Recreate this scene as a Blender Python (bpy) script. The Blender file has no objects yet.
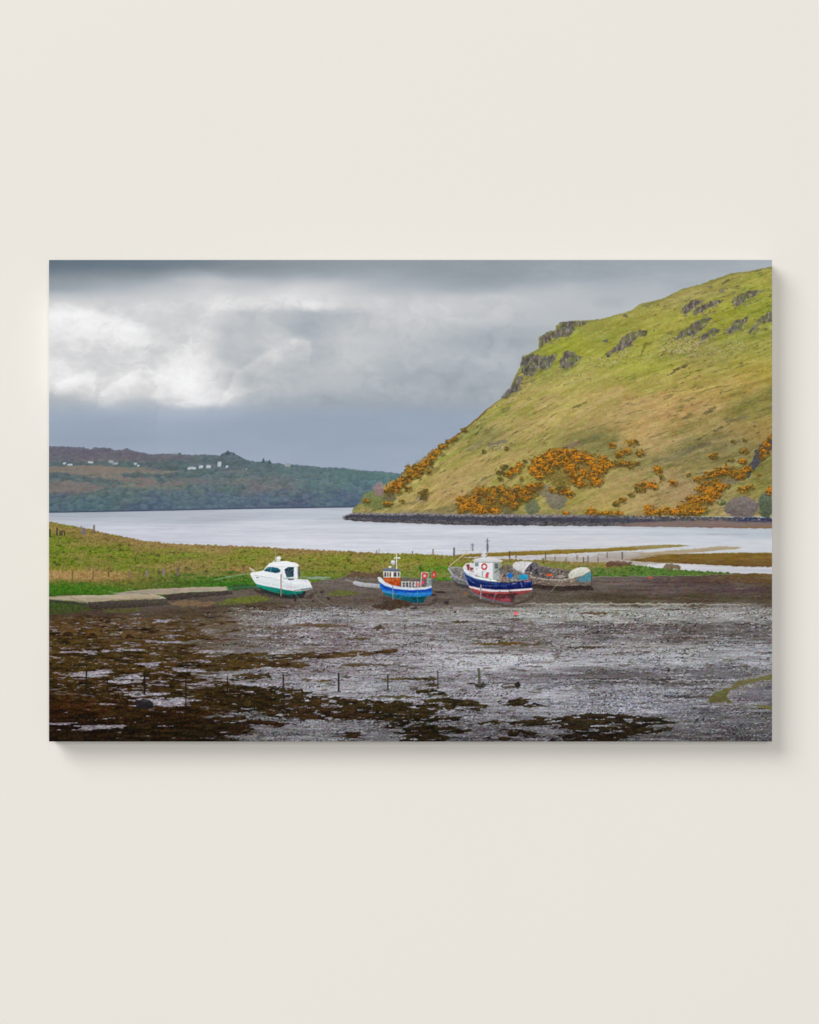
import numpy as np, math
S = 2                                   # samples per picture unit
PX0, PY0, PX1, PY1 = 49.0, 260.0, 772.0, 741.5
NW, NH = int((PX1-PX0)*S), int((PY1-PY0)*S)
gx = PX0 + np.arange(NW+1)/S
gy = PY0 + np.arange(NH+1)/S
X, Y = np.meshgrid(gx, gy)
X = X.astype(np.float32); Y = Y.astype(np.float32)

# ---------------------------------------------------------------- noise
_tab = {}
def tab(seed):
    if seed not in _tab: _tab[seed] = np.random.RandomState(seed).rand(256, 256).astype(np.float32)
    return _tab[seed]
def vnoise(x, y, seed=0):
    t = tab(seed)
    xi = np.floor(x).astype(np.int32); yi = np.floor(y).astype(np.int32)
    fx = x-xi; fy = y-yi
    fx = fx*fx*(3-2*fx); fy = fy*fy*(3-2*fy)
    x0 = xi & 255; x1 = (xi+1) & 255; y0 = yi & 255; y1 = (yi+1) & 255
    return (t[y0, x0]*(1-fx)+t[y0, x1]*fx)*(1-fy)+(t[y1, x0]*(1-fx)+t[y1, x1]*fx)*fy
def fbm(x, y, seed=0, oct=4, gain=0.5):          # about -1..1
    a = 1.0; s = 0; n = 0
    for o in range(oct):
        s = s + a*(vnoise(x*2**o+17.3*o, y*2**o+5.1*o, seed+o)*2-1); n += a; a *= gain
    return s/n*1.6
def worley(x, y, seed=0):
    t1, t2, t3 = tab(seed), tab(seed+1), tab(seed+2)
    xi = np.floor(x).astype(np.int32); yi = np.floor(y).astype(np.int32)
    best = np.full(x.shape, 9, np.float32); bx = np.zeros_like(best); by = np.zeros_like(best); bi = np.zeros_like(best)
    for dy in (-1, 0, 1):
        for dx in (-1, 0, 1):
            cx = xi+dx; cy = yi+dy
            a = cx & 255; b = cy & 255
            ox = cx+t1[b, a]-x; oy = cy+t2[b, a]-y
            d = ox*ox+oy*oy
            m = d < best
            best = np.where(m, d, best); bx = np.where(m, ox, bx); by = np.where(m, oy, by); bi = np.where(m, t3[b, a], bi)
    return np.sqrt(best), bx, by, bi
def smooth(a, b, x):
    t = np.clip((x-a)/(b-a), 0, 1); return t*t*(3-2*t)
def C(r, g, b): return np.array([r, g, b], np.float32)
def mix(a, b, m): return a+(b-a)*m[..., None]
def line(pts, x):                                # y of a polyline at x
    p = np.array(pts, np.float32); return np.interp(x, p[:, 0], p[:, 1]).astype(np.float32)
def field(pts, sx, sy, X_, Y_):                  # soft blend of colours laid out as control points
    num = 0; den = 0
    for p in pts:
        w = np.exp(-(((X_-p[0])/sx)**2+((Y_-p[1])/sy)**2))+1e-9/(1+((X_-p[0])/sx)**2+((Y_-p[1])/sy)**2)
        den = den+w; num = num+w[..., None]*np.array(p[2:], np.float32)
    return (num/den[..., None]).astype(np.float32)
def ell(cx, cy, rx, ry): return ((X-cx)/rx)**2+((Y-cy)/ry)**2

XF, YF_ = X, Y
IMG = np.zeros((NH+1, NW+1, 3), np.float32)
LAB = np.zeros((NH+1, NW+1), np.int16)
def inpoly(pts, x, y):
    r = np.zeros(x.shape, bool); n = len(pts); j = n-1
    for i in range(n):
        xi, yi = pts[i]; xj, yj = pts[j]
        if yi != yj:
            c = ((yi > y) != (yj > y)) & (x < (xj-xi)*(y-yi)/(yj-yi)+xi)
            r ^= c
        j = i
    return r
img, lab = IMG, LAB; RX0, RY0 = PX0, PY0
def region(x0=PX0, y0=PY0, x1=PX1, y1=PY1):      # work on one rectangle of the print at a time
    global X, Y, img, lab, RX0, RY0
    i0 = max(0, int((x0-PX0)*S)); j0 = max(0, int((y0-PY0)*S)); i1 = min(NW+1, int((x1-PX0)*S)+1); j1 = min(NH+1, int((y1-PY0)*S)+1)
    X, Y, img, lab = XF[j0:j1, i0:i1], YF_[j0:j1, i0:i1], IMG[j0:j1, i0:i1], LAB[j0:j1, i0:i1]
    RX0, RY0 = PX0+i0/S, PY0+j0/S
LABELS = []                                      # (name, parent index or None, label text)
def newlab(name, parent=None, text=None, kind=None, group=None):
    LABELS.append((name, parent, text, kind, group)); return len(LABELS)-1


# ---------------------------------------------------------------- sky
region(y1=520)
L_sky = newlab('sky', None, 'printed sky of layered grey rain cloud with bright gaps at the left', 'structure')
SC = [49,69,89,109,129,149,169,189,209,229,249,269,289,309,329,349,379,409,449,489,529,569,609,649,699,772]
SR = {
258:[112,114,116,118,120,122,124,126,130,136,140,143,146,150,152,154,156,156,156,156,158,160,162,166,170,172],
268:[118,120,122,124,126,128,130,133,137,142,146,148,150,154,157,158,158,158,157,157,160,164,168,170,173,176],
275:[138,138,140,142,144,148,154,164,168,165,162,160,164,166,168,172,166,162,158,158,162,168,170,172,174,178],
282:[152,154,158,162,166,172,180,190,198,196,192,190,192,194,192,190,178,172,164,163,170,174,172,174,178,182],
290:[162,166,172,178,184,190,194,199,205,203,204,210,214,211,206,198,186,180,174,178,186,188,180,182,184,186],
298:[198,200,202,200,200,204,206,210,216,216,217,221,225,220,212,204,201,201,198,200,196,194,188,188,188,188],
306:[216,216,212,208,212,214,214,213,218,221,219,221,223,224,214,204,205,208,206,205,196,194,190,190,190,190],
314:[238,238,234,220,214,214,212,210,211,206,195,190,186,178,181,183,198,207,204,202,194,192,190,190,190,190],
322:[237,240,239,237,230,216,208,206,209,196,192,194,184,172,180,184,200,202,194,192,190,190,190,190,190,190],
330:[229,232,234,239,238,222,210,214,213,192,189,190,182,172,188,194,198,198,186,180,182,186,188,188,188,188],
340:[227,228,228,229,235,224,211,219,215,192,185,196,212,188,192,198,196,192,176,173,178,182,184,184,184,184],
350:[220,221,219,217,218,214,215,227,216,192,187,207,198,187,192,198,194,186,180,179,180,180,180,180,180,180],
360:[222,218,215,212,213,214,221,233,221,196,194,202,189,186,191,196,191,184,181,182,182,180,180,180,180,180],
370:[232,231,222,217,224,222,236,240,229,203,188,190,186,186,190,191,188,181,177,179,180,180,180,180,180,180],
380:[230,240,234,220,236,222,236,240,226,198,188,188,186,186,187,186,182,177,173,174,174,174,174,174,174,174],
388:[216,221,217,225,222,212,232,239,220,197,189,187,184,182,182,181,176,172,170,170,170,170,170,170,170,170],
396:[184,189,199,215,206,203,220,239,228,202,187,182,178,174,174,174,172,170,169,169,169,169,169,169,169,169],
402:[177,181,188,205,190,186,192,228,232,203,182,176,172,169,170,170,170,169,168,168,168,168,168,168,168,168],
410:[174,175,176,178,177,178,180,184,184,178,172,169,167,167,168,168,168,168,168,168,168,168,168,168,168,168],
425:[168,167,166,166,167,168,169,170,169,168,167,166,166,166,167,167,167,168,168,168,168,168,168,168,168,168],
440:[163,162,162,163,164,165,166,166,166,167,167,167,166,166,166,166,167,168,168,168,168,168,168,168,168,168],
460:[172,172,172,172,173,174,174,174,174,172,172,171,170,170,170,170,171,172,172,172,172,172,172,172,172,172],
}
wx = X+4.0*fbm(X/26, Y/16, 3, 4)+1.2*fbm(X/6, Y/5, 9, 2)
wy = Y+2.2*fbm(X/30, Y/12, 5, 4)+0.8*fbm(X/7, Y/5, 11, 2)
ry_ = np.array(sorted(SR)); G = np.array([SR[k] for k in ry_], np.float32)
def catmull(u, xs, n):
    i = np.clip(np.searchsorted(xs, u, side='right')-1, 0, n-2)
    f = np.clip((u-xs[i])/(xs[i+1]-xs[i]), 0, 1).astype(np.float32)
    return i, f
ix, fx = catmull(wx, np.array(SC, np.float32), len(SC)); iy, fy = catmull(wy, ry_.astype(np.float32), len(ry_))
Ls = (G[iy, ix]*(1-fx)+G[iy, ix+1]*fx)*(1-fy)+(G[iy+1, ix]*(1-fx)+G[iy+1, ix+1]*fx)*fy
def blob(cx, cy, rx, ry, ang, amt, hard=0.5, wa=3.0):
    global Ls
    c, s = math.cos(math.radians(ang)), math.sin(math.radians(ang))
    x = X+wa*fbm(X/11, Y/9, 31, 4)-cx; y = Y+wa*0.7*fbm(X/12, Y/9, 37, 4)-cy
    u = (x*c-y*s)/rx; v = (x*s+y*c)/ry
    Ls = Ls+amt*(1-smooth(1-hard, 1+hard*0.5, np.sqrt(u*u+v*v)))
def box1(a_, r, ax):
    n = a_.shape[ax]; p = np.concatenate([np.repeat(np.take(a_, [0], ax), r, ax), a_, np.repeat(np.take(a_, [-1], ax), r+1, ax)], ax)
    c_ = np.cumsum(p, ax, dtype=np.float64)
    return ((np.take(c_, range(2*r, 2*r+n), ax)-np.take(c_, range(0, n), ax))/(2*r)).astype(np.float32)
for _ in range(2): Ls = box1(box1(Ls, 13, 1), 4, 0)
def crest(pts, fade, amt, side=1, sharp=1.4, wa=2.2, seed=0):   # a cloud edge: crisp on one side, melting away on the other
    global Ls
    x = X+wa*(1.6*fbm(X/17, Y/12, 31+seed, 3)+.5*fbm(X/4, Y/3, 35+seed, 3)); y = Y+wa*(1.6*fbm(X/17, Y/12, 37+seed, 3)+.5*fbm(X/4, Y/3, 39+seed, 3)); sharp = sharp*1.9; fade = fade*1.25; amt = amt*.72
    best = np.full(X.shape, 1e9, np.float32); sd = np.zeros_like(best)
    for (x0, y0), (x1, y1) in zip(pts[:-1], pts[1:]):
        dx, dy = x1-x0, y1-y0; t = np.clip(((x-x0)*dx+(y-y0)*dy)/(dx*dx+dy*dy), 0, 1)
        d = np.hypot(x-x0-t*dx, y-y0-t*dy); cr = (dx*(y-y0)-dy*(x-x0))*side
        sd = np.where(d < best, np.sign(cr), sd); best = np.minimum(best, d)
    q = best*sd
    Ls = Ls+amt*np.where(q > 0, np.exp(-(np.maximum(q, 0)/fade)**1.2), np.exp(-(q/sharp)**2))
    Ls = Ls-amt*.15*np.where(q < 0, np.exp(-((q+sharp*2.5)/(sharp*2.5))**2), 0)
crest([(228,392),(240,374),(258,359),(280,350),(292,345),(301,340),(306,344),(308,353)], 9, 18, 1, 1.7)
crest([(262,372),(276,362),(290,356),(300,357)], 8, 7, 1, 2, seed=1)
crest([(156,398),(155,382),(162,369),(172,358),(186,344),(199,326),(208,312)], 22, 9, 1, 2.0, seed=2)
crest([(165,404),(185,403),(203,406.5),(225,403),(243,397)], 12, 13, -1, 1.1, seed=3)
crest([(40,311),(62,308),(80,312),(100,320),(122,323),(138,331),(145,343)], 13, 11, 1, 2.2, seed=4)
crest([(56,388),(66,381),(76,377),(88,373),(95,376),(95,386)], 8, 15, 1, 1.0, seed=5)
crest([(100,396),(107,386),(120,379),(132,374),(142,372),(152,375)], 8, 17, 1, 1.0, seed=6)
crest([(84,400),(100,401),(112,403),(124,400),(128,393)], 5, 9, -1, 1.2, seed=7)
crest([(215,308),(250,307),(290,309),(330,310),(365,312)], 7, 5, -1, 1.2, 1.2, seed=8)
blob(68, 385, 16, 5, 6, 5); blob(128, 384, 16, 5, 16, 4); blob(182, 388, 22, 12, 60, 5); blob(100, 334, 42, 6, -10, 3)
blob(610, 302, 18, 7, 0, -6, .7); blob(152, 388, 4, 7, 0, -8, .8); blob(110, 371, 22, 4, 12, -5, .8); blob(225, 345, 10, 34, -14, -4, .9)
wisp = fbm((X+Y*.9)/26, (Y-X*.35)/9, 43, 5)*smooth(420, 395, Y)*smooth(290, 310, Y)*smooth(330, 250, X)
Ls = Ls+4.5*wisp
Ls = Ls+1.8*fbm(X/40, Y/10, 41, 5)+1.0*fbm(X/9, Y/2.5, 45, 3)*smooth(300, 262, Y)*1.5
w3 = fbm(X/34+.7*fbm(X/22, Y/16, 46, 3), Y/17+.5*fbm(X/18, Y/14, 52, 3), 47, 6)
Ls = Ls+8*w3*smooth(415, 395, Y)*smooth(285, 305, Y)*smooth(215, 250, X)*smooth(560, 500, X)
Ls = Ls+4.0*fbm(X/50+.5*w3, Y/11, 48, 5)*smooth(420, 500, X)*smooth(300, 285, Y)
rdg = 1-np.abs(fbm(X/20+.6*w3, Y/11+.5*fbm(X/14, Y/9, 53, 3), 49, 5))*1.7
Ls = Ls+9*(rdg-.55)*smooth(198, 224, Ls)*smooth(285, 305, Y)
Ls = np.where(Ls > 230, 230+(Ls-230)*.8, Ls); Ls = np.minimum(Ls, 246)
k = smooth(222, 165, Ls)*.92; kb = smooth(395, 420, Y)
cool = smooth(150, 120, Ls)*smooth(300, 270, Y)
top = np.stack([Ls-9*k-5*kb-7*cool, Ls+0*k+0*kb-1*cool, Ls+7*k+10*kb+4*cool+1], -1)
img[:] = top

# ---------------------------------------------------------------- far shore
region(y0=440, x1=425, y1=517)
L_far = newlab('wooded_shore', None, 'printed blue-green wooded shore across the loch, houses along it', 'structure')
ridge = [(49,446),(60,446.2),(72,446.8),(84,447.6),(90,449.5),(94,447.4),(105,447.8),(115,450),(121,450),(127,448.4),(131,450),(137,452),(150,454),(175,453.6),(190,455),(205,454.5),(220,455.4),(224,452.8),(227,450.8),(230,452),(233,453),(240,456.5),(247,460),(252,461),(258,462),(262,461.5),(263.5,457.8),(265,461.5),(268,461),(269.5,460.5),(272,463),(280,463.5),(290,464.5),(300,465),(320,467),(345,468),(360,470),(380,471.5),(400,473.5),(420,478)]
rid = line(ridge, X)+0.5*fbm(X/2.2, Y*0, 51, 3)
wat = line([(49,513),(100,512.2),(240,509.3),(350,507.6),(420,507.5)], X)
m = smooth(-0.4, 0.4, Y-rid)*(1-smooth(-0.4, 0.4, Y-wat))
pts = [(55,450,96,92,112),(90,452,98,92,112),(130,453,100,96,112),(170,457,98,96,108),(60,457,92,98,108),(110,460,95,98,108),(150,462,92,100,104),
(55,465,84,104,108),(75,468,118,108,100),(100,468,128,112,100),(120,467,112,110,104),(140,474,132,116,104),(160,464,92,106,106),(190,462,88,106,110),(220,460,84,100,108),
(55,486,114,104,98),(75,487,112,102,98),(95,480,84,102,102),(60,476,80,102,104),(120,482,84,106,104),(55,500,72,98,108),(90,500,72,100,108),(130,495,82,104,106),(170,476,96,108,104),
(180,485,88,106,108),(200,472,90,106,112),(230,480,84,106,108),(170,500,76,100,112),(220,500,76,98,114),(150,507,70,90,110),(260,470,82,104,112),(255,483,104,104,108),(280,482,104,106,108),
(290,475,84,110,114),(320,480,82,108,112),(270,500,78,98,116),(320,500,80,102,116),(350,475,80,112,112),(370,485,78,108,116),(350,500,78,102,120),(390,480,82,116,116),(400,476,84,118,116),(300,508,66,82,106),(350,506,70,88,112)]
f = field(pts, 17, 8, X+5*fbm(X/14, Y/6, 61, 3), Y+3*fbm(X/20, Y/5, 63, 3))
w1, bx1, by1, id1 = worley(X/5.5+0.3*fbm(X/5, Y/5, 65, 2), Y/3.8, 71)
tree = (by1*16*(1-w1)+(id1-0.5)*16)*0.8
amp = 0.55+0.75*smooth(470, 480, Y+8*fbm(X/30, Y/10, 66, 3))
det = tree*amp+9*fbm(X/3.0, Y/1.8, 73, 4)
f = f+det[..., None]*C(0.95, 1.0, 0.85)
tw = smooth(0.05, 0.45, fbm(X/26, Y/4.5, 77, 4)+0.25*fbm(X/4, Y/2, 78, 2))*smooth(457, 464, Y)*smooth(500, 490, Y)*smooth(330, 240, X)
f = mix(f, C(76, 100, 98)+det[..., None], tw*0.7)
tan = smooth(0.15, 0.5, fbm(X/34, Y/3.6, 79, 4))*smooth(460, 465, Y)*smooth(495, 480, Y)*smooth(300, 180, X)
f = mix(f, C(136, 124, 112)+0.3*det[..., None], tan*0.55)
f = mix(f, C(62, 74, 100), smooth(2.6, 0.6, wat-Y+0.6*fbm(X/5, Y, 75, 2))*0.8)
def patch(f, pts, c, a, wp=3.0, seed=0, tex=1.0):
    wxp = X+wp*1.6*fbm(X/9, Y/5, 601+seed, 3); wyp = Y+wp*.45*fbm(X/5, Y/3, 605+seed, 3)
    m_ = np.zeros_like(X)
    for o in (-.6, -.2, .2, .6): m_ += inpoly(pts, wxp+o, wyp+o*.5)/4
    return mix(f, np.array(c, np.float32)+(tex*det)[..., None], m_*a)
f = patch(f, [(49,467),(62,464.5),(90,464.5),(118,466),(138,470),(136,474),(110,473),(84,474),(49,473)], (128,118,106), .75, 2, 1, .35)
f = patch(f, [(108,477),(150,477.5),(156,481),(150,485),(125,482)], (122,112,108), .7, 2, 2, .35)
f = patch(f, [(49,482),(70,480),(92,484),(104,488),(96,491),(49,492)], (118,110,106), .7, 2, 3, .35)
f = patch(f, [(160,479),(196,478),(230,481),(226,484),(180,483)], (110,106,110), .5, 2, 4, .4)
for q_ in (([(49,472),(72,473),(92,477),(110,480),(104,484),(84,482),(60,479),(49,479)],5),([(120,473.6),(136,472),(152,475),(150,478.4),(124,477.4)],6),([(49,465),(66,462),(110,461.6),(150,463),(158,466),(130,467),(84,465),(56,467.6)],7),([(140,464),(160,461),(182,460),(192,464),(186,470),(158,470)],8),([(166,474),(182,471),(206,473),(200,478),(172,478)],9),([(195,461),(228,457),(250,463),(240,467),(205,464)],10),([(154,476),(166,474),(170,482),(158,484)],11)):
    f = patch(f, q_[0], (74, 94, 98), .75, 2.4, q_[1], 1.0)
f = patch(f, [(49,444),(135,447),(150,454),(175,456),(200,459),(150,461),(100,459),(60,460),(49,462)], (92,92,102), .5, 2, 12, .7)
f = (f-92)*1.06+92; f = f*C(.93, .95, .90)+C(16, 11, 16)
f = f*.86+C(106, 112, 120)*.14
f = mix(f, C(112, 116, 138), smooth(2.2, 0.2, Y-rid)*0.35)
img[:] = mix(img, f, m); lab[m > 0.5] = L_far

# ---------------------------------------------------------------- loch
region(y0=500, y1=580)
L_loch = newlab('loch_water', None, 'printed calm silver sea loch between the two shores', 'structure')
wat = line([(49,513),(100,512.2),(240,509.3),(350,507.6),(420,507.5)], X)
wt = np.where(X < 404, wat, 515.0)
m = smooth(-0.4, 0.4, Y-wt)
st = fbm(X/60, Y/1.6, 81, 4); st2 = fbm(X/14, Y/0.9, 85, 3)
f = field([(60,516,172,178,188),(130,517,180,185,195),(200,515,184,188,198),(60,524,196,200,210),(140,528,206,208,219),(220,535,208,210,220),(300,513,192,197,208),(340,518,196,200,209),(280,528,208,210,220),(300,540,212,213,222),(400,535,210,212,221),(400,548,211,213,222),
(500,530,210,212,222),(500,545,207,209,218),(600,532,208,210,219),(600,542,208,208,214),(680,530,196,203,212),(750,530,188,196,205),(700,540,208,211,219),(760,545,205,208,214),(690,570,212,210,216),(760,570,200,200,208)], 40, 6, X, Y)
rp = fbm(X/90, Y/3.2, 87, 4)
f = f-C(5, 4, 4)+(6*st+5*st2+6*rp)[..., None]*C(1, 1, 0.9)
dk = smooth(0.25, 0.9, st+0.3*st2)*smooth(575, 640, X)*smooth(531, 534, Y)*smooth(541, 537, Y)
f = mix(f, C(168, 170, 180), dk*0.8)
img[:] = mix(img, f, m); lab[m > 0.5] = L_loch

# ---------------------------------------------------------------- hillside
region(x0=345, y0=261, y1=530)
L_hill = newlab('hillside', None, 'printed steep grassy hill rising to the right with orange gorse', 'structure')
hs = [(352,512.5),(353,508.5),(358,504),(364,500),(370,496),(376,490),(385,484.5),(392,480.5),(400,477),(404,474),(408,471),(410,466.5),(416,463.5),(421,462),(428,456),(433,451),(440,447),(447,441.5),(453,437),(463,430),(470,424),(478,417),(486,409.5),(493,404.5),(500,399.5),(506,394),(510,389),(512,383),(513.5,379),(517,373),(520,367),(521.5,362),(522,357),(526,355),(532,352.5),(535,350.5),(538.6,348.5),(539,338),(543,335),(549,332),(555.6,330),(556.5,325.5),(562,322),(570,321.5),(580,320.5),(592,320),(604,318.5),(612,316),(624,313),(632,310),(638,305),(642,303.5),(655,300.5),(668,296.5),(676,291.5),(684,288.5),(700,284.5),(712,280),(724,276),(730,273.5),(750,271),(762,268.5),(774,266)]
hl = line(hs, X)+0.45*fbm(X/2.5, Y*0, 91, 3)
mh = smooth(-0.5, 0.5, Y-hl)*(1-smooth(-0.5, 0.5, Y-516.5))*smooth(351.5, 352.5, X)
HP = [(600,330,140,145,70),(640,315,150,150,80),(680,300,154,150,84),(740,280,146,142,76),(765,275,150,146,70),(600,350,150,154,64),(650,335,154,156,66),(655,318,160,160,68),(720,315,148,154,58),(765,300,136,148,54),(760,285,150,156,62),(540,350,142,150,62),(640,350,154,158,70),(680,345,152,152,76),(740,335,142,148,66),(700,350,150,146,80),(575,345,150,160,56),(620,328,152,156,64),
(560,385,170,162,86),(545,372,128,138,62),(600,375,160,156,80),(620,362,158,164,66),(650,380,158,152,76),(650,365,158,160,66),(700,370,154,148,74),(700,385,162,150,76),(760,370,160,148,66),(760,350,148,148,70),(600,400,172,156,92),(650,405,174,150,90),(700,400,172,146,86),(740,390,166,146,76),(640,430,172,148,88),(620,415,166,150,90),(660,445,160,144,88),(690,412,170,144,88),
(700,425,138,132,74),(740,410,132,130,66),(765,400,126,124,64),(740,430,148,134,82),(690,450,126,122,76),(720,445,130,126,80),(650,465,132,126,76),(765,428,146,128,68),(620,480,156,142,86),(600,495,156,146,80),(680,490,150,132,92),(650,500,156,140,88),(740,485,140,140,72),(765,470,126,124,68),(730,500,152,138,88),(700,468,138,130,80),
(500,412,146,152,72),(530,400,166,156,84),(540,386,168,162,86),(520,425,166,150,92),(560,425,172,156,88),(560,408,172,164,92),(470,440,134,138,68),(490,440,126,128,80),(460,446,140,146,70),(440,460,150,154,72),(450,478,166,146,98),(480,460,172,152,92),(510,450,164,150,86),(530,440,160,150,84),(550,440,152,150,80),(580,430,152,140,86),(600,442,120,120,72),(580,442,122,122,68),(430,478,164,160,78),(400,500,160,150,84),(385,508,130,136,76),(420,505,162,146,84),(440,492,172,148,94),(470,475,160,146,88),(500,485,150,146,78),(520,478,152,148,72),(590,505,160,146,78),(570,508,140,140,72),(600,470,150,142,78),(520,388,130,136,68)]
ang = np.radians(np.interp(X[0], [400, 500, 620, 772], [40, 36, 24, 17])).astype(np.float32)[None, :]*np.ones_like(X)
ca, sa = np.cos(ang), np.sin(ang)
U = X*math.cos(0.5)-Y*math.sin(0.5); V = X*math.sin(0.5)+Y*math.cos(0.5)
U2 = X*math.cos(0.32)-Y*math.sin(0.32); V2 = X*math.sin(0.32)+Y*math.cos(0.32)
bl = smooth(520, 660, X)
wxx = X+7*fbm(U/24, V/9, 101, 4); wyy = Y+5*fbm(U/24, V/9, 105, 4)
f = field(HP, 22, 11, wxx, wyy)
s1 = (1-bl)*fbm(U/22, V/3.0, 111, 5)+bl*fbm(U2/26, V2/3.6, 115, 5)
s2 = (1-bl)*fbm(U/7, V/1.4, 121, 4)+bl*fbm(U2/7, V2/1.5, 125, 4)
f = f+(14*s1+8*s2)[..., None]*C(1, 0.95, 0.75)
gr = smooth(0.0, 0.8, (1-bl)*fbm(U/30, V/5, 131, 4)+bl*fbm(U2/34, V2/6, 135, 4))
f = mix(f, f*C(0.90, .95, 0.84), gr*0.55)
pk = smooth(-.15, 0.6, (1-bl)*fbm(U/26, V/4, 141, 4)+bl*fbm(U2/30, V2/5, 145, 4))*smooth(370, 400, Y)
f = mix(f, C(172, 152, 98)+(7*s2)[..., None], pk*0.55*smooth(765, 700, X+.5*(Y-430)))
# dark shadows of hummocks
dz = smooth(0.55, 0.85, (1-bl)*fbm(U/13, V/2.6, 151, 3)+bl*fbm(U2/13, V2/2.4, 155, 3))
f = mix(f, C(102, 100, 62), dz*0.5)
fl = smooth(0.80, 1.0, (1-bl)*fbm(U/5.5, V/1.8, 161, 3)+bl*fbm(U2/5.5, V2/1.7, 165, 3))
f = mix(f, C(78, 78, 52), fl*0.6)
# stony scree specks
for (cx, cy, rx, ry, a) in ((682,344,26,10,1.0),(738,346,16,7,.7),(600,362,24,6,.8),(706,322,10,4,.6),(640,357,30,6,.4),(575,378,24,6,.5),(620,352,12,6,.5),(700,352,40,5,.5),(496,446,10,5,1.)):
    q = np.clip(1.4-ell(cx, cy, rx, ry), 0, 1)*a
    w = fbm(X/1.6, Y/1.1, 171, 3)
    f = mix(f, C(172, 164, 140), q*smooth(0.35, 0.8, w)); f = mix(f, C(100, 96, 76), q*smooth(0.35, 0.8, -w)*0.8)
# darker vegetated strips seen in the photograph
for (x0, y0, x1, y1, w, a, c) in ((565,447,600,437,3,.8,(112,104,82)),(468,450,480,443,3,.6,(110,112,84)),(490,444,505,441,3,.8,(118,116,92)),(655,464,690,450,5,.5,(110,108,84)),(690,448,710,444,3,.4,(100,100,84)),
    (705,413,715,408,2.4,.7,(92,88,58)),(728,422,748,416,3,.6,(104,98,66)),(715,431,722,427,2,.7,(88,84,52)),(674,370,688,365,1.3,.9,(88,86,50)),(668,374,674,372,1.2,.8,(88,86,50)),(684,418,690,415,2.5,.6,(100,96,56)),
    (641,355,646,343,1.2,.7,(112,120,40)),(573,408,586,402,1.4,.7,(92,96,50)),(476,434,482,427,1,.7,(86,92,46)),(462,500,480,486,2,.6,(112,112,66)),(470,494,484,478,2.2,.5,(112,114,70)),(480,442,500,434,2,.4,(120,122,74)),
    (400,513,470,512,5,.5,(112,108,80)),(440,509,460,506,4,.6,(100,104,66)),(500,515,572,513,5,.4,(120,116,84)),(584,442,606,437,4,.5,(100,112,52)),(600,470,626,462,4,.3,(110,104,72))):
    L2 = (x1-x0)**2+(y1-y0)**2
    t = np.clip(((X-x0)*(x1-x0)+(Y-y0)*(y1-y0))/L2, 0, 1)
    d = np.hypot(X-x0-t*(x1-x0), Y-y0-t*(y1-y0))+1.1*fbm(X/3, Y/2, 181, 3)
    f = mix(f, np.array(c, np.float32)+(7*s2)[..., None], smooth(w, w*0.3, d)*a)
gy_ = f.mean(-1, keepdims=True); f = (gy_+(f-gy_)*.92)*1.05+C(3,-3,-2)
f = f+(6*fbm(X/1.5, Y/1.1, 187, 2)+6*fbm(X/5, Y/3, 189, 3))[..., None]
f = mix(f, C(122, 124, 78), smooth(3.0, 0.3, Y-hl)*0.4)
# reddish bracken along the left skyline
rb = smooth(3.2, 0.8, Y-hl+1.2*fbm(X/3, Y/2, 183, 3))*smooth(425, 440, X)*smooth(503, 480, X)
f = mix(f, C(124, 88, 52)+(14*fbm(X/1.5, Y/1.5, 185, 2))[..., None]*C(1, .8, .4), rb*0.85)
img[:] = mix(img, f, mh); lab[mh > 0.5] = L_hill

# crags
def cover(pts, warp=0.0, seed=0, ss=4, soft=0.22):
    p = np.array(pts, np.float32); pad = 2+warp
    x0, y0 = p.min(0)-pad; x1, y1 = p.max(0)+pad
    i0 = max(0, int((x0-RX0)*S)); i1 = max(i0, min(X.shape[1], int((x1-RX0)*S)+2)); j0 = max(0, int((y0-RY0)*S)); j1 = max(j0, min(X.shape[0], int((y1-RY0)*S)+2))
    sl = (slice(j0, j1), slice(i0, i1)); xs = X[sl]; ys = Y[sl]; m = np.zeros(xs.shape, np.float32)
    if m.size == 0: return sl, m
    wx_ = warp*fbm(xs/3.2, ys/3.2, 200+seed, 3) if warp else 0; wy_ = warp*fbm(xs/3.2, ys/3.2, 220+seed, 3) if warp else 0
    for a in range(ss):
        for b in range(ss):
            ox = ((a+.5)/ss-.5)*(2*soft+1.0/S); oy = ((b+.5)/ss-.5)*(2*soft+1.0/S)
            m += inpoly(pts, xs+ox+wx_, ys+oy+wy_)
    return sl, m/ss/ss
def draw(pts, col, label=None, noise=0.0, warp=0.0, a=1.0, seed=0, col2=None, ns=(1.6, 1.0), soft=0.22):
    sl, m = cover(pts, warp, seed, soft=soft)
    if m.size == 0: return
    c = np.array(col, np.float32)*np.ones(m.shape+(3,), np.float32)
    ys = Y[sl]
    if col2 is not None:
        p = np.array(pts, np.float32); t = np.clip((ys-p[:, 1].min())/(np.ptp(p[:, 1])+1e-6), 0, 1)
        c = mix(c, np.array(col2, np.float32)*np.ones_like(c), t)
    if noise: c = c+(noise*fbm(X[sl]/ns[0], ys/ns[1], 240+seed, 3))[..., None]
    img[sl] = mix(img[sl], c, m*a)
    if label is not None: lab[sl] = np.where(m > 0.5, label, lab[sl])
def stroke(p0, p1, w, col, label=None, a=1.0, w1=None, noise=0.0, soft=0.22, seed=0):
    dx, dy = p1[0]-p0[0], p1[1]-p0[1]; L = math.hypot(dx, dy) or 1; nx, ny = -dy/L, dx/L; w1 = w if w1 is None else w1
    draw([(p0[0]+nx*w/2, p0[1]+ny*w/2), (p1[0]+nx*w1/2, p1[1]+ny*w1/2), (p1[0]-nx*w1/2, p1[1]-ny*w1/2), (p0[0]-nx*w/2, p0[1]-ny*w/2)], col, label, noise, 0, a, seed, soft=soft)
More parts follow.
